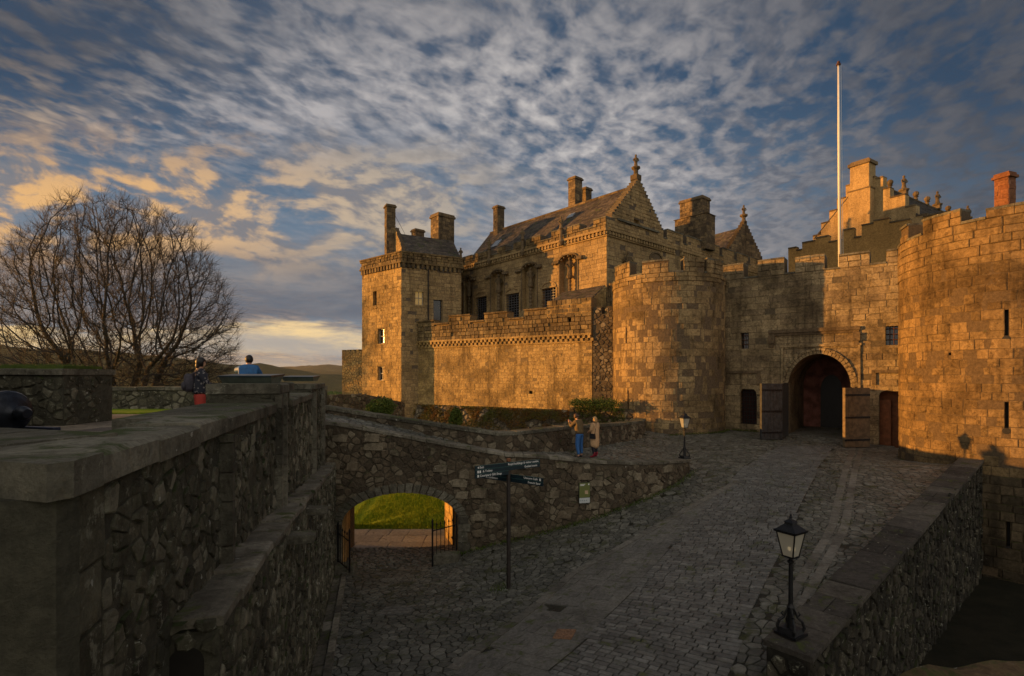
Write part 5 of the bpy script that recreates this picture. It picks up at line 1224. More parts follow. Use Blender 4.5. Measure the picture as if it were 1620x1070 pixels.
ICON = {('LEFT', 3, 0): [(.06, 'arrow')], ('LEFT', 3, 1): [(.06, 'sq'), (.12, 'sq')], ('LEFT', 3, 2): [(.06, 'sq')]}
A0_ = o_-da*1.0+Vector((0, -.07)); A1_ = o_-da*.0+Vector((0, -.07)); arm(A0_, A1_, -2.265, 3, ['   Exit', '       & Toilets', '   Courtyard Gift Shop'], 'LEFT')
ICON = {('RIGHT', 2, 1): []}
arm(o_+Vector((0, -.07)), o_+da*1.02+Vector((0, -.07)), -2.265, 2, ['Royal buildings & visitor centre', 'Guided tours  '], 'RIGHT')
ICON = {('RIGHT', 2, 0): [(.93, 'sq')]}
arm(o_+Vector((0.02, .07)), o_+db*1.03+Vector((.02, .07)), -2.59, 2, ['Unicorn Café    ', 'French Spur'], 'RIGHT')
ICON = {}
arm(o_-db*.98+Vector((0, .07)), o_+Vector((0, .07)), -2.59, 2, ['', '  Castle Exhibition'], 'LEFT')
# notice board on the curving wall
u = IW.u(923); a = IW(u-.2, 0, .12); b = IW(u+.2, 0, .12); S = Flat(a, b); z1, z0 = -3.7, -4.42
W = empty('notice_board', (*S(.2, 0)[:2], z0), 'small green and white information board fixed to the curving rubble wall', 'sign')
mb = MB(); bar(mb, S, 0, S.L, z0, z1, .0, .5, -.05); mb.build('board', plain('board_edge', (.03, .04, .03), .5), W)
mb = MB(); mb.add([S(.01, z0+.2, .004), S(S.L-.01, z0+.2, .004), S(S.L-.01, z1-.01, .004), S(.01, z1-.01, .004)], [(0, 1, 2, 3)]); mb.build('green_panel', plain('olive_panel', (.14, .16, .04), .6, 0, .05), W)
mb = MB(); mb.add([S(.01, z0+.01, .004), S(S.L-.01, z0+.01, .004), S(S.L-.01, z0+.19, .004), S(.01, z0+.19, .004)], [(0, 1, 2, 3)]); mb.build('white_panel', plain('white_panel', (.55, .58, .58), .6, 0, .05), W)
for i in range(2): mb = MB(); bar(mb, S, .04, .22-.03*i, z1-.07-.04*i, z1-.05-.04*i, .008, .5, .005); mb.build('heading', M['white'], W)
mb = MB(); bar(mb, S, S.L-.07, S.L-.03, z1-.09, z1-.04, .008, .5, .005); mb.build('emblem', M['white'], W)
mb = MB(); bar(mb, S, .21, .33, z0+.32, z0+.44, .008, .5, .005); mb.build('picture', plain('picture_patch', (.5, .35, .22), .6), W)
grsy = plain('grey_symbols', (.25, .3, .34), .6)
for i in range(4): mb = MB(); mb.lathe(S(.06+.07*i, z0+.1, .006), [(.022, 0), (.02, .003)], 10, ax=Vector((S.n.x, S.n.y, 0))); mb.build('symbol', grsy, W)
# info lecterns on the merlons
for (px0, px1, Y, zt_, lab) in ((355, 438, 8.95, .01, 'flat slanting information panel on the nearer merlon, in front of the person in blue'), (450, 500, 14.6, -.015, 'flat slanting information panel on the farther merlon at the far end of the parapet')):
    a, b = P(px0, 0, Y), P(px1, 0, Y); cx = (a.x+b.x)/2; w = b.x-a.x; W = empty('information_panel', (cx, Y, zt_-.13), lab, 'panel', 'information panels on the parapet')
    mb = MB(); mb.hexa([(cx-w*.46, Y-.12, zt_-.13), (cx+w*.46, Y-.12, zt_-.13), (cx+w*.46, Y+.2, zt_-.13), (cx-w*.46, Y+.2, zt_-.13)], [(cx-w*.49, Y-.2, zt_-.03), (cx+w*.49, Y-.2, zt_-.03), (cx+w*.49, Y+.3, zt_-.0), (cx-w*.49, Y+.3, zt_-.0)]); mb.build('plinth', plain('grey_green_metal', (.1, .12, .1), .5, 0, .2), W)
    mb = MB(); mb.hexa([(cx-w/2, Y-.22, zt_-.03), (cx+w/2, Y-.22, zt_-.03), (cx+w/2, Y+.32, zt_), (cx-w/2, Y+.32, zt_)], [(cx-w/2, Y-.22, zt_-.005), (cx+w/2, Y-.22, zt_-.005), (cx+w/2, Y+.32, zt_+.025), (cx-w/2, Y+.32, zt_+.025)]); mb.build('panel', M['sign'], W)
# iron gate leaves in the archway
def ironleaf(a, b, z0, z1, n, lab):
    S = Flat(a, b); W = empty('iron_gate', (*a, z0), lab, 'gate', 'open iron gate leaves under the arch')
    mb = MB(); 
    for u in (0, S.L): mb.box(S(u, (z0+z1+.14)/2, 0), (.05, .05, z1-z0+.14), 0); mb.lathe(S(u, z1+.14), [(.035, 0), (.03, .05), (.003, .13)], 6)
    for z in (z0+.06, z1-.14): mb.tube([S(0, z), S(S.L, z)], .018, 4)
    mb.build('frame', M['iron'], W)
    for i in range(1, n):
        mb = MB(); u = S.L*i/n; mb.tube([S(u, z0+.03), S(u, z1)], .012, 6); mb.lathe(S(u, z1), [(.012, 0), (.028, .03), (.003, .12)], 6); mb.build('bar', M['iron'], W)
ironleaf((-5.68, 17.0), (-5.03, 16.1), -6.08, -4.98, 5, 'left leaf of the spiked iron gate, folded back beside the dark retaining wall')
ironleaf((-2.56, 16.75), (-1.86, 17.45), -6.2, -4.85, 6, 'right leaf of the spiked iron gate, standing open beside the sunlit jamb')
# covers in the paving
def cover(name, px, py, w, l, rz, mat, lab, cat, dz=.02):
    x, y = G(px, py); mb = MB(); ca, sa = math.cos(rz), math.sin(rz)
    def hq(a, b, c): X, Y = x+a*ca-b*sa, y+a*sa+b*ca; return (X, Y, h(X, Y)+c)
    C = [(-w/2, -l/2), (w/2, -l/2), (w/2, l/2), (-w/2, l/2)]; mb.hexa([hq(a, b, -.04) for a, b in C], [hq(a, b, dz) for a, b in C])
    for i in range(4):
        for j in range(3):
            a, b = -w/2+w*(i+.5)/4, -l/2+l*(j+.5)/3; c = [(a-w*.09, b-l*.12), (a+w*.09, b-l*.12), (a+w*.09, b+l*.12), (a-w*.09, b+l*.12)]; mb.hexa([hq(p, q, dz) for p, q in c], [hq(p, q, dz+.008) for p, q in c], .9)
    tag(mb.build(name, M[mat] if isinstance(mat, str) else mat), lab, cat)
cover('drain_cover', 893, 1004, .38, .42, -.35, plain('rust_cover', (.24, .13, .07), .7, 0, .4, 20), 'small rusty orange square drain cover set in the worn strip of road', 'drain cover')
cover('manhole_cover', 628, 966, .8, .6, -.1, 'sett', 'double dark metal manhole cover in the cobbles left of the signpost', 'manhole cover', .012)
# ================================================================== cannon
W = empty('cannon', (-5.9, 5.9, -1.3), 'black iron cannon on a dark carriage, breech end showing at the left edge', 'cannon')
ax = Vector((-1, .25, .03)).normalized(); c = Vector((-5.72, 5.95, -.42))
mb = MB(); mb.lathe(c, [(.05, -.24), (.075, -.2), (.085, -.16), (.07, -.12), (.035, -.09), (.04, -.06), (.09, -.03), (.18, 0), (.235, .03), (.25, .06), (.25, .12), (.235, .14), (.225, .8), (.24, .82), (.24, .88), (.2, .9), (.17, 2.0), (.2, 2.1), (.2, 2.16), (.14, 2.17)], 24, ax=ax); mb.build('barrel', plain('gunmetal', (.03, .034, .045), .38, .5, .3, 12, bump=.2), W, smooth=False)
mb = MB(); rz = math.atan2(ax.y, ax.x); side = Vector((-ax.y, ax.x, 0))
for k in (-1, 1):
    p = c+ax*.7+side*(k*.3); mb.box((p.x, p.y, -.82), (1.9, .09, .42), rz); 
    p = c+ax*-.25+side*(k*.27); mb.box((p.x, p.y, -.78), (.9, .1, .12), rz)
for t_ in (.1, 1.3): p = c+ax*t_; mb.box((p.x, p.y, -.95), (.16, .72, .14), rz)
p = c+ax*.05; mb.box((p.x, p.y, -.72), (.3, .3, .14), rz)
mb.build('carriage', plain('dark_blue_iron', (.03, .035, .06), .45, .1, .3), W, bevel=.01)
for t_ in (.05, 1.35):
    for k in (-1, 1): mb = MB(); p = c+ax*t_+side*(k*.38); mb.lathe((p.x, p.y, -1.12), [(.18, -.05), (.18, .05)], 20, ax=side); mb.build('wheel', M['iron'], W)
# ================================================================== people
M['lip'] = plain('lips', (.3, .1, .08), .5)
SK = plain('skin', (.5, .27, .17), .55, 0, .08)
def skinmesh(name, joints, edges, mat, parent, sub=2, smooth=True):
    me = bpy.data.meshes.new(name); ks = list(joints); me.from_pydata([joints[k][0] for k in ks], [(ks.index(a), ks.index(b)) for a, b in edges], [])
    me.materials.append(mat); o = bpy.data.objects.new(name, me); SC.collection.objects.link(o); o.parent = parent
    m = o.modifiers.new('skin', 'SKIN'); m.use_smooth_shade = True
    if not me.skin_vertices: me.attributes  # layer is made by the modifier below
    bm = __import__('bmesh').new(); bm.from_mesh(me); lay = bm.verts.layers.skin.verify(); bm.verts.ensure_lookup_table()
    for i, k in enumerate(ks):
        r = joints[k][1]; r = (r, r) if not hasattr(r, '__len__') else r; bm.verts[i][lay].radius = r; bm.verts[i][lay].use_root = (i == 0)
    bm.to_mesh(me); bm.free()
    s_ = o.modifiers.new('sub', 'SUBSURF'); s_.levels = sub; s_.render_levels = sub
    return o
def person(x, y, z, head, H, label, J, jac, tro, hair, shoe, coat=0, hairf=None, bag=None, hood=False, bare=False):
    W = empty('person', (x, y, z), label, 'person'); W.rotation_euler = (0, 0, head); s = H/1.75
    D = dict(pel=(0, 0, .95), sp=(0, .0, 1.12), ch=(0, .0, 1.32), ne=(0, -.01, 1.47), hb=(0, .0, 1.54), hd=(0, .015, 1.62), ht=(0, .0, 1.70), sl=(-.17, 0, 1.42), el=(-.23, -.03, 1.14), wl=(-.22, .06, .9), sr=(.17, 0, 1.42), er=(.23, -.03, 1.14), wr=(.22, .06, .9),
             hl=(-.09, 0, .9), kl=(-.1, .02, .5), al=(-.1, -.02, .09), tl=(-.11, .13, .035), hr=(.09, 0, .9), kr=(.1, .02, .5), ar=(.1, -.02, .09), tr=(.11, .13, .035))
    D.update(J); D = {k: Vector(v)*s for k, v in D.items()}
    r = dict(pel=(.135, .1), sp=(.12, .09), ch=(.15, .1), ne=.055, hb=(.06, .068), hd=(.075, .09), ht=(.06, .07), sl=.06, el=.042, wl=.028, sr=.06, er=.042, wr=.028, hl=.085, kl=.055, al=.036, tl=.032, hr=.085, kr=.055, ar=.036, tr=.032)
    B = {k: (tuple(D[k]), r[k] if not hasattr(r[k], '__len__') else r[k]) for k in D}
    E_ = [('pel', 'sp'), ('sp', 'ch'), ('ch', 'ne'), ('ne', 'hb'), ('hb', 'hd'), ('hd', 'ht'), ('ch', 'sl'), ('sl', 'el'), ('el', 'wl'), ('ch', 'sr'), ('sr', 'er'), ('er', 'wr'), ('pel', 'hl'), ('hl', 'kl'), ('kl', 'al'), ('al', 'tl'), ('pel', 'hr'), ('hr', 'kr'), ('kr', 'ar'), ('ar', 'tr')]
    for sd in 'lr':   # palm and five fingers
        wv = D['w'+sd]; d = (wv-D['e'+sd]).normalized(); side = d.cross(Vector((0, 1, .3))).normalized()
        B['p'+sd] = (tuple(wv+d*.06), (.022, .034)); E_.append(('w'+sd, 'p'+sd))
        for i in range(4):
            o1 = wv+d*.10+side*(i-1.5)*.02; k1, k2 = 'f%s%d' % (sd, i), 'g%s%d' % (sd, i); ln = (.035, .042, .04, .03)[i]
            B[k1] = (tuple(o1), .0095); B[k2] = (tuple(o1+d*ln*.9+Vector((0, .0, -.012))), .0075); E_ += [('p'+sd, k1), (k1, k2)]
        B['t'+sd+'h'] = (tuple(wv+d*.055-side*.045+Vector((0, .01, 0))), .0095); E_.append(('p'+sd, 't'+sd+'h'))
    B['nose'] = (tuple(D['hd']+Vector((0, .088, -.012))), .012); E_.append(('hd', 'nose'))
    skinmesh('body', B, E_, SK, W)
    f = MB(); hd = D['hd']
    eyes = []
    for k in (-1, 1): e_ = MB(); e_.ell((hd.x+k*.03, hd.y+.079, hd.z+.015), (.011, .006, .007), 8, 5); eyes.append(e_)
    f.ell((hd.x, hd.y+.078, hd.z-.052), (.02, .006, .006), 8, 5)
    # parts are built in local space
    def lb(mb, name, mat, smooth=True):
        me = bpy.data.meshes.new(name); me.from_pydata([tuple(v) for v in mb.v], [], mb.f); me.materials.append(mat); me.update()
        if smooth: me.polygons.foreach_set('use_smooth', [True]*len(me.polygons))
        o = bpy.data.objects.new(name, me); SC.collection.objects.link(o); o.parent = W; return o
    lb(f, 'mouth', M['lip'])
    for e_ in eyes: lb(e_, 'eye', M['darkwin'])
    hm = MB(); 
    def hf(v):
        q = v-hd
        if q.y > .03 and q.z < .045: q.y = .03+(q.y-.03)*.1
        n_ = mnoise.noise(v*18)*.008; return hd+q*(1+n_*6)
    hm.ell(tuple(hd+Vector((0, -.012, .022))), (.092, .108, .112), 16, 12, fn=hf); 
    if hairf: hairf(hm, hd)
    lb(hm, 'hair', hair)
    # jacket
    g = .022; JD = {}; low = D['pel']+Vector((0, 0, -.05 if not coat else -coat))
    JD['hem'] = (tuple(low), (.205, .165) if not coat else (.225, .19)); JD['pel'] = (tuple(D['pel']+Vector((0, 0, .04))), (.215, .17)); JD['sp'] = (tuple(D['sp']), (.21, .165)); JD['ch'] = (tuple(D['ch']), (.235, .18)); JD['col'] = (tuple(D['ne']+Vector((0, -.0, -.02))), (.07, .07))
    je = [('hem', 'pel'), ('pel', 'sp'), ('sp', 'ch'), ('ch', 'col')]
    for sd in 'lr':
        JD['s'+sd] = (tuple(D['s'+sd]), .1); JD['e'+sd] = (tuple(D['e'+sd]), .078); wv = D['w'+sd]; d = (wv-D['e'+sd]).normalized(); JD['w'+sd] = (tuple(wv-d*.02), .045); je += [('ch', 's'+sd), ('s'+sd, 'e'+sd), ('e'+sd, 'w'+sd)]
    if hood: JD['hood'] = (tuple(D['ne']+Vector((0, -.09, -.03))), (.09, .06)); je.append(('col', 'hood'))
    skinmesh('jacket' if not coat else 'coat', JD, je, jac, W)
    TD = {'pel': (tuple(D['pel']+Vector((0, 0, -.0))), (.125, .1))}; te = []
    for sd in 'lr':
        TD['h'+sd] = (tuple(D['h'+sd]+Vector(((.01 if sd == 'r' else -.01), 0, -.04))), .115); TD['k'+sd] = (tuple(D['k'+sd]), .092); TD['a'+sd] = (tuple(D['a'+sd]+Vector((0, 0, .04))), .055); te += [('pel', 'h'+sd), ('h'+sd, 'k'+sd), ('k'+sd, 'a'+sd)]
    skinmesh('trousers' if not coat else 'leggings', TD, te, tro, W)
    for sd in 'lr':
        SD = {'a': (tuple(D['a'+sd]+Vector((0, -.02, -.03 if not coat else .02))), (.048, .05)), 'm': (tuple(D['a'+sd]*.5+D['t'+sd]*.5+Vector((0, 0, -.01))), (.045, .04)), 't': (tuple(D['t'+sd]+Vector((0, .03, .01))), (.04, .03))}
        if coat: SD['c'] = (tuple(D['a'+sd]+Vector((0, -.01, .17))), (.055, .055))
        skinmesh('shoe' if not coat else 'boot', SD, [('a', 'm'), ('m', 't')]+([('a', 'c')] if coat else []), shoe, W)
    if bag: bag(W, D, lb)
    return W
olive = plain('olive_jacket', (.13, .085, .035), .8, 0, .2, 14); jeans = plain('blue_jeans', (.03, .12, .34), .8, 0, .2, 20); beige = plain('beige_wool', (.55, .34, .18), .85, 0, .12, 15)
brown = plain('brown_hair', (.07, .035, .018), .6, 0, .3, 30); blonde = plain('blonde_hair', (.42, .25, .10), .55, 0, .3, 30); dark = plain('dark_hair', (.015, .011, .01), .5, 0, .3, 30)
redb = plain('red_boots', (.28, .012, .03), .5, 0, .1); navyt = plain('navy_tights', (.012, .012, .02), .8); blackl = plain('black_leather', (.012, .012, .014), .4)
blue = plain('blue_jacket', (.012, .11, .30), .6, 0, .2, 10); redt = plain('red_trousers', (.42, .045, .03), .8, 0, .15); greyb = plain('grey_backpack', (.05, .045, .06), .75, 0, .3, 14)
m_, nt_, bs_ = newmat('patterned_jacket'); N_ = NT(nt_); v_ = N_.n('ShaderNodeTexVoronoi'); N_.put(v_.inputs['Vector'], N_.n('ShaderNodeTexCoord').outputs['Object']); v_.inputs['Scale'].default_value = 16
N_.put(bs_.inputs['Base Color'], N_.mix(N_.ramp(v_.outputs['Distance'], .28, .34), (.22, .2, .2, 1), (.02, .022, .035, 1))); bs_.inputs['Roughness'].default_value = .8; camo = m_
def bun(hm, hd): hm.ell((hd.x, hd.y-.115, hd.z+.03), (.045, .045, .045), 8, 6); hm.ell((hd.x, hd.y-.10, hd.z-.05), (.05, .035, .07), 8, 6)
def bob(hm, hd): hm.ell((hd.x, hd.y-.045, hd.z-.045), (.098, .075, .12), 12, 8)
def tail(hm, hd): hm.ell((hd.x, hd.y-.07, hd.z-.05), (.06, .05, .08), 8, 6)
def phone(W, D, lb):
    mb = MB(); c = (D['wl']+D['wr'])/2+Vector((0, .15, .05)); mb.box(c, (.15, .012, .075)); o = lb(mb, 'phone', blackl, False)
def hbag(W, D, lb):
    mb = MB(); c = D['pel']+Vector((-.2, -.02, -.02)); mb.box(c, (.1, .24, .2), 0, .5, .85); lb(mb, 'handbag', blackl, False)
    mb = MB(); mb.tube([c+Vector((0, .1, .1)), D['sp']+Vector((-.17, .1, .1)), D['sl']+Vector((.06, .06, .1)), D['sl']+Vector((.1, -.1, .05)), D['sp']+Vector((-.15, -.12, .1)), c+Vector((0, -.1, .1))], .01, 5); lb(mb, 'bag_strap', blackl)
def bpack(W, D, lb):
    mb = MB(); c = D['ch']+Vector((0, -.2, -.14))
    mb.ell(c, (.16, .12, .24), 14, 10, fn=lambda v: Vector((c.x+max(-.14, min(.14, v.x-c.x)), c.y+max(-.1, min(.1, v.y-c.y)), c.z+max(-.2, min(.2, v.z-c.z))))); mb.ell(c+Vector((0, -.1, -.07)), (.11, .05, .1), 10, 8); lb(mb, 'backpack', greyb)
    mb = MB()
    for k in (-1, 1): mb.tube([c+Vector((k*.1, .06, .18)), D['ch']+Vector((k*.12, 0, .16)), D['ch']+Vector((k*.13, .13, .05)), D['ch']+Vector((k*.14, .1, -.16)), c+Vector((k*.12, .06, -.14))], .018, 6)
    lb(mb, 'backpack_strap', greyb)
q = P(917, 0, 21.0); zq = wt(q.x, q.y)+.02
person(q.x, q.y, zq, math.radians(52), 1.84, 'person in olive jacket and blue jeans leaning on the wall with raised phone', dict(ch=(0, .06, 1.30), sp=(0, .03, 1.11), ne=(0, .1, 1.44), hb=(0, .13, 1.5), hd=(0, .17, 1.57), ht=(0, .15, 1.65), sl=(-.17, .08, 1.39), sr=(.17, .08, 1.39), el=(-.2, .26, 1.2), er=(.2, .26, 1.2), wl=(-.06, .44, 1.36), wr=(.06, .44, 1.36), kl=(-.13, .03, .5), al=(-.16, -.06, .09), tl=(-.17, .09, .035), kr=(.12, .02, .5), ar=(.13, -.02, .09), tr=(.14, .13, .035)), olive, jeans, brown, blackl, hairf=bun, bag=phone)
q = P(941, 0, 21.0); zq = wt(q.x, q.y)+.02
person(q.x, q.y, zq, math.radians(50), 1.66, 'blonde person in long beige coat and red boots with dark shoulder bag', dict(el=(-.2, .06, 1.16), wl=(-.1, .22, 1.1), er=(.2, .06, 1.16), wr=(.1, .22, 1.08)), beige, navyt, blonde, redb, coat=.56, hairf=bob, bag=hbag)
q = P(316, 0, 11.5)
person(q.x, q.y, -1.29, math.radians(-52), 1.70, 'person in patterned dark hooded jacket and red trousers with a grey backpack, on the terrace', dict(el=(-.2, .1, 1.16), wl=(-.1, .26, 1.1), er=(.2, .1, 1.16), wr=(.1, .26, 1.1), hd=(.02, .03, 1.62)), camo, redt, dark, blackl, hairf=tail, bag=bpack, hood=True)
q = P(394, 0, 12.75)
person(q.x, q.y, -1.29, math.radians(12), 1.81, 'person in bright blue jacket seen from behind, one elbow raised, behind the information panel', dict(el=(-.34, .2, 1.38), wl=(-.14, .36, 1.44), er=(.24, .14, 1.18), wr=(.1, .34, 1.35)), blue, blackl, dark, blackl)
# ================================================================== bare tree
def bare_tree(base, top, rx, seed, W):
    rg = np.random.default_rng(seed); bx, by, bz = base; tr = MB(); cr = MB(); zc_ = bz+7.0; H = top-zc_
    pts = []
    while len(pts) < 9500:
        p = rg.uniform(-1, 1, 3); r = np.linalg.norm(p)
        if r > 1 or (r < .7 and rg.random() < .3): continue
        x, y, z = bx+p[0]*rx*(1 if p[2] > -.3 else 1.0), by+p[1]*rx, zc_+(p[2]*H if p[2] > 0 else p[2]*6.4)
        k = 1+.07*mnoise.noise(Vector((p[0]*2.2, p[1]*2.2, p[2]*2.2))); x = bx+(x-bx)*k; z = zc_+(z-zc_)*k
        if math.hypot(x-bx, y-by) > 1.2+(z-bz)*1.7: continue
        pts.append((x, y, z))
    A = np.array(pts); alive = np.ones(len(A), bool); node = [np.array([bx, by, bz-.3])]; par = [-1]
    for i in range(9):
        a = 6.283*i/9+rg.uniform(-.2, .2); tl = rg.uniform(.1, .6); d = np.array([math.cos(a)*math.sin(tl), math.sin(a)*math.sin(tl), math.cos(tl)]); p = np.array([bx+math.cos(a)*.8, by+math.sin(a)*.6, bz]); par.append(0); node.append(p)
        for _ in range(int(rg.integers(9, 17))):
            d = d+rg.normal(0, .06, 3)+np.array([0, 0, .03]); d /= np.linalg.norm(d); p = p+d*.42; par.append(len(node)-1); node.append(p)
    node = np.array(node); D = np.full(len(A), 1e9); near = np.zeros(len(A), int)
    def upd(i0):
        for i in range(i0, len(node)):
            q = np.linalg.norm(A-node[i], axis=1); m = q < D; D[m] = q[m]; near[m] = i
    upd(0); step = .36; nk = {}
    for it in range(110):
        alive &= D > .48
        idx = np.where(alive & (D < 5.5))[0]
        if len(idx) == 0: break
        new = []; newp = []
        for k in np.unique(near[idx]):
            v = A[idx[near[idx] == k]]-node[k]; v = (v/np.linalg.norm(v, axis=1)[:, None]).sum(0); n_ = np.linalg.norm(v)
            nk[k] = nk.get(k, 0)+1
            if n_ < 1e-3 or nk[k] > 3: alive[idx[near[idx] == k]] = False; continue
            pd = node[k]-node[par[k]] if par[k] >= 0 else np.array([0, 0, 1.]); pd = pd/np.linalg.norm(pd)
            v = v/n_+pd*.35+rg.normal(0, .13, 3); v /= np.linalg.norm(v); new.append(node[k]+v*step); newp.append(int(k))
        if not new: continue
        i0 = len(node); node = np.vstack([node, np.array(new)]); par += newp; upd(i0)
    n = len(node); tips = np.zeros(n)
    kids = [[] for _ in range(n)]
    for i in range(n):
        if par[i] >= 0: kids[par[i]].append(i)
    rad = np.zeros(n)
    for i in range(n-1, -1, -1):
        rad[i] = .012 if not kids[i] else sum(rad[k]**1.98 for k in kids[i])**(1/1.98)
    rad = np.minimum(rad*1.05, .27)
    for i in range(n):
        k = par[i]
        if k < 0: continue
        (tr if rad[i] > .075 else cr).tube([node[k], node[i]], [rad[k] if rad[k] < rad[i]*1.6 else rad[i]*1.15, rad[i]], 6 if rad[i] > .05 else 4 if rad[i] > .02 else 3, .5)
        if rad[i] < .06:
            for _ in range(5 if rad[i] < .02 else 2):
                o = node[i]; d = (node[i]-node[k])/step; out = o-np.array([bx, by, bz+4]); out /= np.linalg.norm(out)
                d = d*.7+out*.7+rg.normal(0, .5, 3); d /= np.linalg.norm(d); q = [o]; L = rg.uniform(.3, .85)
                for s_ in range(3): d = d+rg.normal(0, .16, 3)+np.array([0, 0, .06 if o[2] > bz+6 else -.05]); d /= np.linalg.norm(d); q.append(q[-1]+d*L/3*1.3)
                cr.tube(q, [.0085, .007, .005, .003], 3, .5)
                if rg.random() < .5:
                    e_ = q[1]+(q[2]-q[1])*.5; cr.tube([q[1], e_+rg.normal(0, .12, 3), e_+(q[3]-q[1])*.5+rg.normal(0, .16, 3)], [.006, .005, .003], 3, .5)
    print('tree nodes', n)
    tr.build('trunk', M['bark'], W, smooth=True); cr.build('crown', M['twig'], W)
M['bark'] = stone_mat('bark', (.06, .045, .032), (.1, .07, .045), mortar=None, stain=.3, moss=.2, bump=.5); M['twig'] = plain('twigs', (.028, .022, .02), .8, 0, .2, 1)
TSC = 1.875; tb = (-24.6, 32.0, -5.2); W = empty('bare_tree', tb, 'large leafless multi-stemmed tree spreading behind the terrace back wall', 'tree')
bare_tree(tb, 11.0, 7.3, 12, W); W.location = Vector(tb)*TSC; W.scale = (TSC, TSC*.72, TSC)
# ================================================================== shrubs, hedge, growth
def leaves(mb, c, r, n, s, rg, droop=0):
    for i in range(n):
        while True:
            p = Vector((rg.uniform(-1, 1), rg.uniform(-1, 1), rg.uniform(-1, 1)))
            if .25 < p.length < 1: break
        k = 1+.35*mnoise.noise(p*2.2+Vector(c)); q = Vector((c[0]+p.x*r[0]*k, c[1]+p.y*r[1]*k, c[2]+p.z*r[2]*k))
        a = Vector((rg.gauss(0, 1), rg.gauss(0, 1), rg.gauss(0, 1))).normalized(); b = a.orthogonal().normalized(); z = s*rg.uniform(.6, 1.4)
        mb.add([q-a*z, q+b*z*.45, q+a*z, q-b*z*.45], [(0, 1, 2, 3)], rg.random())
rg = random.Random(8)
def shrub(px, py, Y, r, n, s, lab, mat='leaf', name='shrub'):
    c = P(px, py, Y); W = empty(name, (c.x, c.y, c.z-r[2]), lab, 'shrub'); mb = MB(); leaves(mb, c, r, n, s, rg)
    for k in range(4): leaves(mb, c+Vector((rg.uniform(-.6, .6)*r[0], rg.uniform(-.3, .3), rg.uniform(-.2, .6)*r[2])), (r[0]*.45, r[1]*.5, r[2]*.45), n//5, s, rg)
    mb.build('foliage', M[mat], W); mb = MB()
    for k in range(6): mb.tube([(c.x, c.y, c.z-r[2]-.4), (c.x+rg.uniform(-.5, .5)*r[0], c.y, c.z+rg.uniform(0, .6)*r[2])], [.03, .01], 5)
    mb.build('stem', M['bark'], W)
shrub(603, 646, 31.5, (.9, .6, .65), 2200, .06, 'leafy green shrub growing against the low bank wall below the square tower')
shrub(721, 662, 35.5, (.5, .4, .75), 1500, .06, 'upright yellow green bush at the left foot of the golden curtain wall')
M['hedge'] = M['leaf']
mb = MB(); a, b = P(908, 640, 33.0), P(975, 640, 31.5)
for i in range(16): c = a.lerp(b, i/15); leaves(mb, (c.x, c.y, -1.75+.08*math.sin(i*2.1)), (.35, .5, .36), 260, .05, rg)
o = mb.build('hedge', M['leaf']); tag(o, 'dark green hedge on a bank beside the foot of the left round tower', 'hedge')
HW = Flat((3.7, 33.6), (7.6, 31.8)); W = empty('hedge_bank', (*HW(2, 0)[:2], -5), 'ivy grown rubble bank carrying the hedge beside the left round tower', 'wall'); mb = MB(); solid(mb, HW, 0, HW.L, const(-6), const(-2.05), 1.0); rubble(mb, HW, 0, HW.L, -5, -2.05, lambda u, v: True, .35, .24, proud=(.02, .1)); mb.build('masonry', M['rubble'], W)
mb = MB(); rg2 = random.Random(2)
for i in range(26000):
    u = rg2.uniform(0, CW.L+1); z = -2.4-abs(rg2.gauss(0, 1.1))
    if mnoise.noise(Vector((u*.8, z*1.3, 3))) < -.22 or z < -5: continue
    q = Vector(BT()(u, z, rg2.uniform(.05, .25))); a = Vector((rg2.gauss(0, 1), rg2.gauss(0, 1), rg2.gauss(0, 1))).normalized(); b_ = a.orthogonal().normalized(); s = rg2.uniform(.025, .06); mb.add([q-a*s, q+b_*s*.5, q+a*s, q-b_*s*.5], [(0, 1, 2, 3)])
tag(mb.build('wall_growth', M['autumn']), 'rusty autumn creepers over the rubble base of the curtain wall', 'creepers', kind='stuff')
mb = MB()
for i in range(5000):
    u = rg2.uniform(0, HW.L); z = rg2.uniform(-4.6, -2.0)
    if mnoise.noise(Vector((u*1.1, z*1.5, 7))) < .0: continue
    q = Vector(HW(u, z, rg2.uniform(.05, .2))); a = Vector((rg2.gauss(0, 1), rg2.gauss(0, 1), rg2.gauss(0, 1))).normalized(); b_ = a.orthogonal().normalized(); s = rg2.uniform(.03, .06); mb.add([q-a*s, q+b_*s*.5, q+a*s, q-b_*s*.5], [(0, 1, 2, 3)])
for i in range(2600):   # ferns and weeds at the feet of the towers and walls
    k = rg2.random()
    if k < .4: a_ = rg2.uniform(3.6, 5.9); x, y = TL[0]+(TL[2]+rg2.uniform(.05, .3))*math.cos(a_), TL[1]+(TL[2]+rg2.uniform(.05, .3))*math.sin(a_)
    elif k < .6: p_ = GW(rg2.uniform(3, 4.5), 0, rg2.uniform(.05, .5)); x, y = p_[0], p_[1]
    else: p_ = IW(rg2.uniform(4, IW.L), 0, rg2.uniform(.08, .3)); x, y = p_[0], p_[1]
    z = h(x, y)+rg2.uniform(0, .12); a = Vector((rg2.gauss(0, .5), rg2.gauss(0, .5), 1)).normalized(); b_ = a.orthogonal().normalized(); s = rg2.uniform(.03, .07); q = Vector((x, y, z)); mb.add([q-a*s, q+b_*s*.3, q+a*s, q-b_*s*.3], [(0, 1, 2, 3)])
tag(mb.build('ivy', M['leaf']), 'ivy and small weeds along the wall feet and hedge bank', 'ivy', kind='stuff')
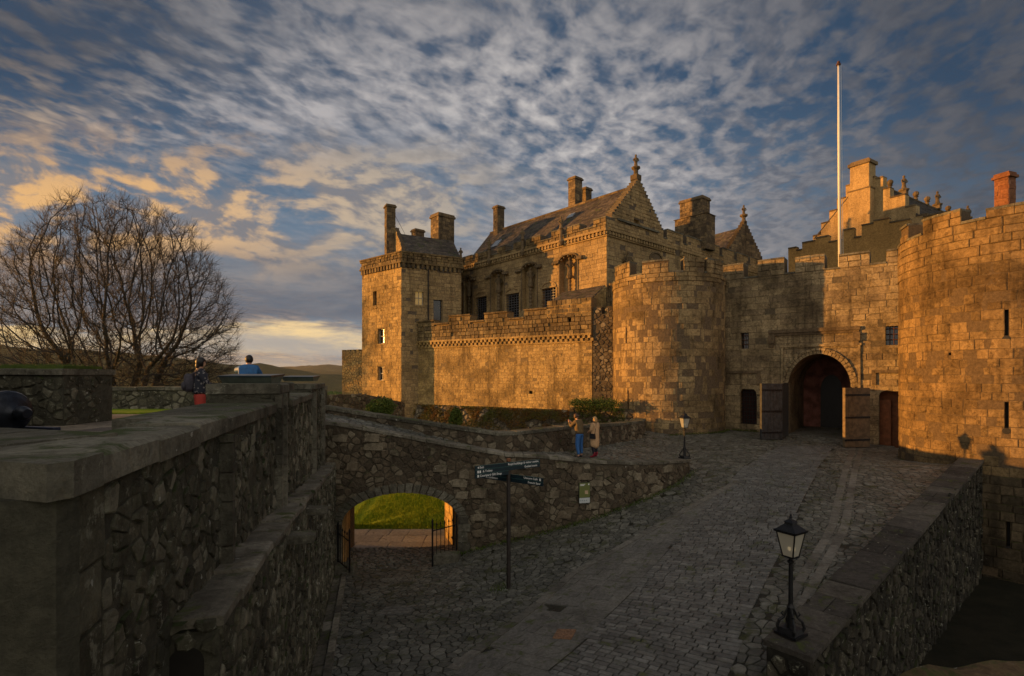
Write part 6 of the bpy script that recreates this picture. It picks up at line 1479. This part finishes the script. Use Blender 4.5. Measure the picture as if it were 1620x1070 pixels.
# ================================================================== haze
m, nt, bs = newmat('haze'); nt.nodes.remove(bs); v = nt.nodes.new('ShaderNodeVolumePrincipled'); v.inputs['Color'].default_value = (.85, .87, .9, 1); v.inputs['Density'].default_value = 1.8e-5; v.inputs['Anisotropy'].default_value = .2
nt.links.new(v.outputs[0], nt.nodes['Material Output'].inputs['Volume'])
mb = MB(); mb.add([(-9500, -3200, -64), (9500, -3200, -64), (9500, 14500, -64), (-9500, 14500, -64), (-9500, -3200, 320), (9500, -3200, 320), (9500, 14500, 320), (-9500, 14500, 320)], [(0, 3, 2, 1), (4, 5, 6, 7), (0, 1, 5, 4), (1, 2, 6, 5), (2, 3, 7, 6), (3, 0, 4, 7)])
tag(mb.build('haze', m), kind='stuff')
# ================================================================== sky, sun, camera
SUN_EL = math.radians(3.9); sd = Vector((10.2, -1.0, 0)).normalized()   # direction the light travels
wd = bpy.data.worlds.new('World'); SC.world = wd; wd.use_nodes = True; nt = wd.node_tree; N = NT(nt); bg = nt.nodes['Background']
sky = N.n('ShaderNodeTexSky', sky_type='NISHITA', sun_disc=False); sky.sun_elevation = SUN_EL; sky.sun_rotation = math.atan2(-sd.x, -sd.y); sky.altitude = 100; sky.air_density = 1.0; sky.dust_density = 1.0; sky.ozone_density = 2.0
tc = N.n('ShaderNodeTexCoord').outputs['Generated']; sp = N.n('ShaderNodeSeparateXYZ'); N.put(sp.inputs[0], tc); dx, dy, dz = sp.outputs
zc = N.math('ADD', N.math('MAXIMUM', dz, 0.0), .06)
cb = N.n('ShaderNodeCombineXYZ'); N.put(cb.inputs[0], N.math('DIVIDE', dx, zc)); N.put(cb.inputs[1], N.math('DIVIDE', dy, zc)); cp = cb.outputs[0]
cpr = N.mapping(cp, (1, 1, 1), (0, 0, math.radians(35)))
az = N.math('DIVIDE', dx, N.math('MAXIMUM', dy, .05)); el = N.math('DIVIDE', dz, N.math('MAXIMUM', dy, .05))   # tangents of bearing / height to the north
def fb(loc, sc, d=5, r=.55, dist=.3, m=(1, 1, 1)): return N.noise(N.mapping(cpr, m, loc=loc), sc, d, r, dist)
# blue ground of the sky
skyc = N.mix(1.0, sky.outputs[0], (.05, .06, .07, 1), 'MULTIPLY')
blue = N.mix(N.ramp(el, .08, .6), (.15, .22, .30, 1), (.035, .072, .13, 1)); skyc = N.mix(.8, skyc, blue)
# altocumulus: small rippled cells gathered in broad patches
patch = fb((3.1, 7.3, 0), .5, 4, .5, .4, (.8, 1.1, 1)); warpn = N.noise(cpr, 2.2, 3, .6, out=1)
wv = N.mix(.10, cpr, warpn)
cell = N.noise(N.mapping(wv, (1.0, .72, 1), (0, 0, .5)), 15, 3, .55, .1); cell2 = N.noise(N.mapping(wv, (1, .8, 1), (0, 0, -.3), (4, 4, 4)), 5.2, 4, .6, .3)
mid = fb((1.3, 2.1, 4), 1.5, 6, .6, .5)
far = N.ramp(el, .42, .16)           # larger heaps low down
cl = N.mix(far, cell, cell2)
dens = N.math('ADD', N.math('MULTIPLY', patch, 1.0), N.math('ADD', N.math('MULTIPLY', cl, 1.15), N.math('MULTIPLY', mid, .45)))
dens = N.math('ADD', dens, N.math('MULTIPLY', N.ramp(N.math('ABSOLUTE', N.math('SUBTRACT', az, .15)), .75, .1), .07)); lm_ = N.math('MULTIPLY', N.math('MULTIPLY', N.ramp(el, .14, .22), N.ramp(el, .55, .36)), N.ramp(az, .15, -.25)); cov = N.math('MULTIPLY', N.ramp(dens, 1.08, 1.38), N.math('SUBTRACT', 1.0, N.math('MULTIPLY', lm_, .8))); thick = N.ramp(dens, 1.28, 1.62)
warm = N.ramp(N.math('ADD', N.math('MULTIPLY', az, -1.0), N.math('MULTIPLY', el, -1.2)), -.1, .6)
c_hi = N.mix(warm, (.47, .44, .43, 1), (.62, .41, .21, 1)); c_lo = N.mix(warm, (.12, .14, .18, 1), (.17, .15, .14, 1))
s2 = N.math('SUBTRACT', cell2, N.noise(N.mapping(wv, (1, .8, 1), (0, 0, -.3), (4.035, 3.985, 4)), 5.2, 4, .6, .3)); shade = N.ramp(N.math('ADD', N.math('MULTIPLY', s2, 5), .55), .1, .9)
ccol = N.mix(N.mix(.5, shade, thick), c_lo, c_hi)
dark = N.ramp(fb((9, 4, 2), .42, 3, .5, .3), .44, .62); ccol = N.mix(N.math('MULTIPLY', dark, .55), ccol, (.095, .10, .12, 1))
pb = N.math('MULTIPLY', N.ramp(N.math('ABSOLUTE', N.math('SUBTRACT', az, .02)), .5, .05), N.ramp(N.math('ABSOLUTE', N.math('SUBTRACT', el, .5)), .32, .05)); ccol = N.mix(N.math('MULTIPLY', pb, .45), ccol, N.mix(thick, (.36, .35, .36, 1), (.72, .67, .62, 1)))
corner = N.math('ADD', N.ramp(az, .25, 1.0), N.math('ADD', N.math('MULTIPLY', N.ramp(el, .45, .8), .35), N.math('MULTIPLY', N.math('MULTIPLY', N.ramp(az, -.25, -.9), N.ramp(el, .42, .62)), .8)), clamp=True)
ccol = N.mix(N.math('MULTIPLY', corner, .75), ccol, (.065, .075, .095, 1))
col = N.mix(N.math('MULTIPLY', cov, .92), skyc, ccol)
# soft veil, and rounded warm heaps in the middle heights on the left
veil = N.ramp(fb((6, 2, 8), .8, 5, .6, .6), .42, .68); col = N.mix(N.math('MULTIPLY', veil, .32), col, N.mix(corner, (.215, .21, .22, 1), (.08, .09, .11, 1)))
hp = N.n('ShaderNodeCombineXYZ'); N.put(hp.inputs[0], N.math('MULTIPLY', az, 1.0)); N.put(hp.inputs[1], N.math('ADD', N.math('MULTIPLY', el, 2.1), N.math('MULTIPLY', az, .35)))
h1 = N.noise(hp.outputs[0], 4.6, 7, .58, .25); h1b = N.noise(N.mapping(hp.outputs[0], loc=(.022, -.03, 0)), 4.6, 7, .58, .25); hm_ = N.math('MULTIPLY', N.ramp(el, .14, .22), N.ramp(el, .52, .34)); hm_ = N.math('MULTIPLY', hm_, N.ramp(az, .12, -.25))
hl = N.ramp(N.math('ADD', N.math('MULTIPLY', N.math('SUBTRACT', h1, h1b), 6), .5), .15, .85); hc = N.mix(hl, (.17, .165, .175, 1), N.mix(N.ramp(az, -.2, -.8), (.42, .34, .25, 1), (.66, .38, .15, 1)))
col = N.mix(N.math('MULTIPLY', N.math('MULTIPLY', N.ramp(h1, .42, .53), hm_), .9), col, hc)
# low bank of grey cloud with a bright yellow gap beneath it
hb = N.n('ShaderNodeCombineXYZ'); N.put(hb.inputs[0], N.math('MULTIPLY', az, 1.5)); N.put(hb.inputs[1], N.math('MULTIPLY', el, 8)); hn = N.noise(hb.outputs[0], 1.7, 6, .62, .3)
e2_ = N.math('ADD', el, N.math('MULTIPLY', N.math('SUBTRACT', hn, .5), .10))
bank = N.math('MULTIPLY', N.ramp(e2_, .085, .115), N.ramp(e2_, .30, .17)); col = N.mix(N.math('MULTIPLY', bank, .85), col, N.mix(N.ramp(hn, .38, .68), (.085, .10, .13, 1), (.19, .185, .19, 1)))
gap = N.math('MULTIPLY', N.ramp(e2_, .10, .08), N.ramp(e2_, .04, .055)); gw = N.ramp(az, .3, -.3); col = N.mix(N.math('MULTIPLY', gap, N.math('MULTIPLY', gw, .92)), col, N.mix(N.ramp(hn, .38, .6), (.78, .56, .27, 1), (.33, .31, .28, 1)))
hz = N.ramp(e2_, .05, .02); col = N.mix(N.math('MULTIPLY', hz, .85), col, N.mix(N.ramp(hn, .4, .6), (.17, .20, .24, 1), (.36, .31, .24, 1)))
col = N.mix(N.math('MULTIPLY', corner, .42), col, N.mix(1.0, col, (.35, .36, .38, 1), 'MULTIPLY'))
rear_fill = N.ramp(dy, .1, -.5); col = N.mix(N.math('MULTIPLY', rear_fill, .85), col, (.58, .54, .47, 1))   # unseen sky behind the viewer brightened as added fill for the foreground
N.put(bg.inputs[0], col); bg.inputs[1].default_value = .85
sun = bpy.data.lights.new('sun', 'SUN'); sun.energy = 5.0; sun.angle = math.radians(.53); sun.color = (1, .45, .095)
so = bpy.data.objects.new('sun', sun); SC.collection.objects.link(so); dv = Vector((sd.x*math.cos(SUN_EL), sd.y*math.cos(SUN_EL), -math.sin(SUN_EL))); so.rotation_euler = dv.to_track_quat('-Z', 'Y').to_euler(); so.location = (-30, 5, 20)
cam = bpy.data.cameras.new('camera'); co = bpy.data.objects.new('camera', cam); SC.collection.objects.link(co); SC.camera = co
cam.sensor_width = 36; cam.lens = F*36/1620; co.location = (0, 0, 0); co.rotation_euler = (math.radians(90), 0, 0); cam.shift_y = 60/1620; cam.clip_end = 40000; cam.clip_start = .05
SC.view_settings.view_transform = 'Standard'; SC.view_settings.look = 'None'; SC.view_settings.exposure = .6; SC.view_settings.gamma = 1
SC.cycles.max_bounces = 5; SC.cycles.diffuse_bounces = 3; SC.cycles.use_denoising = True
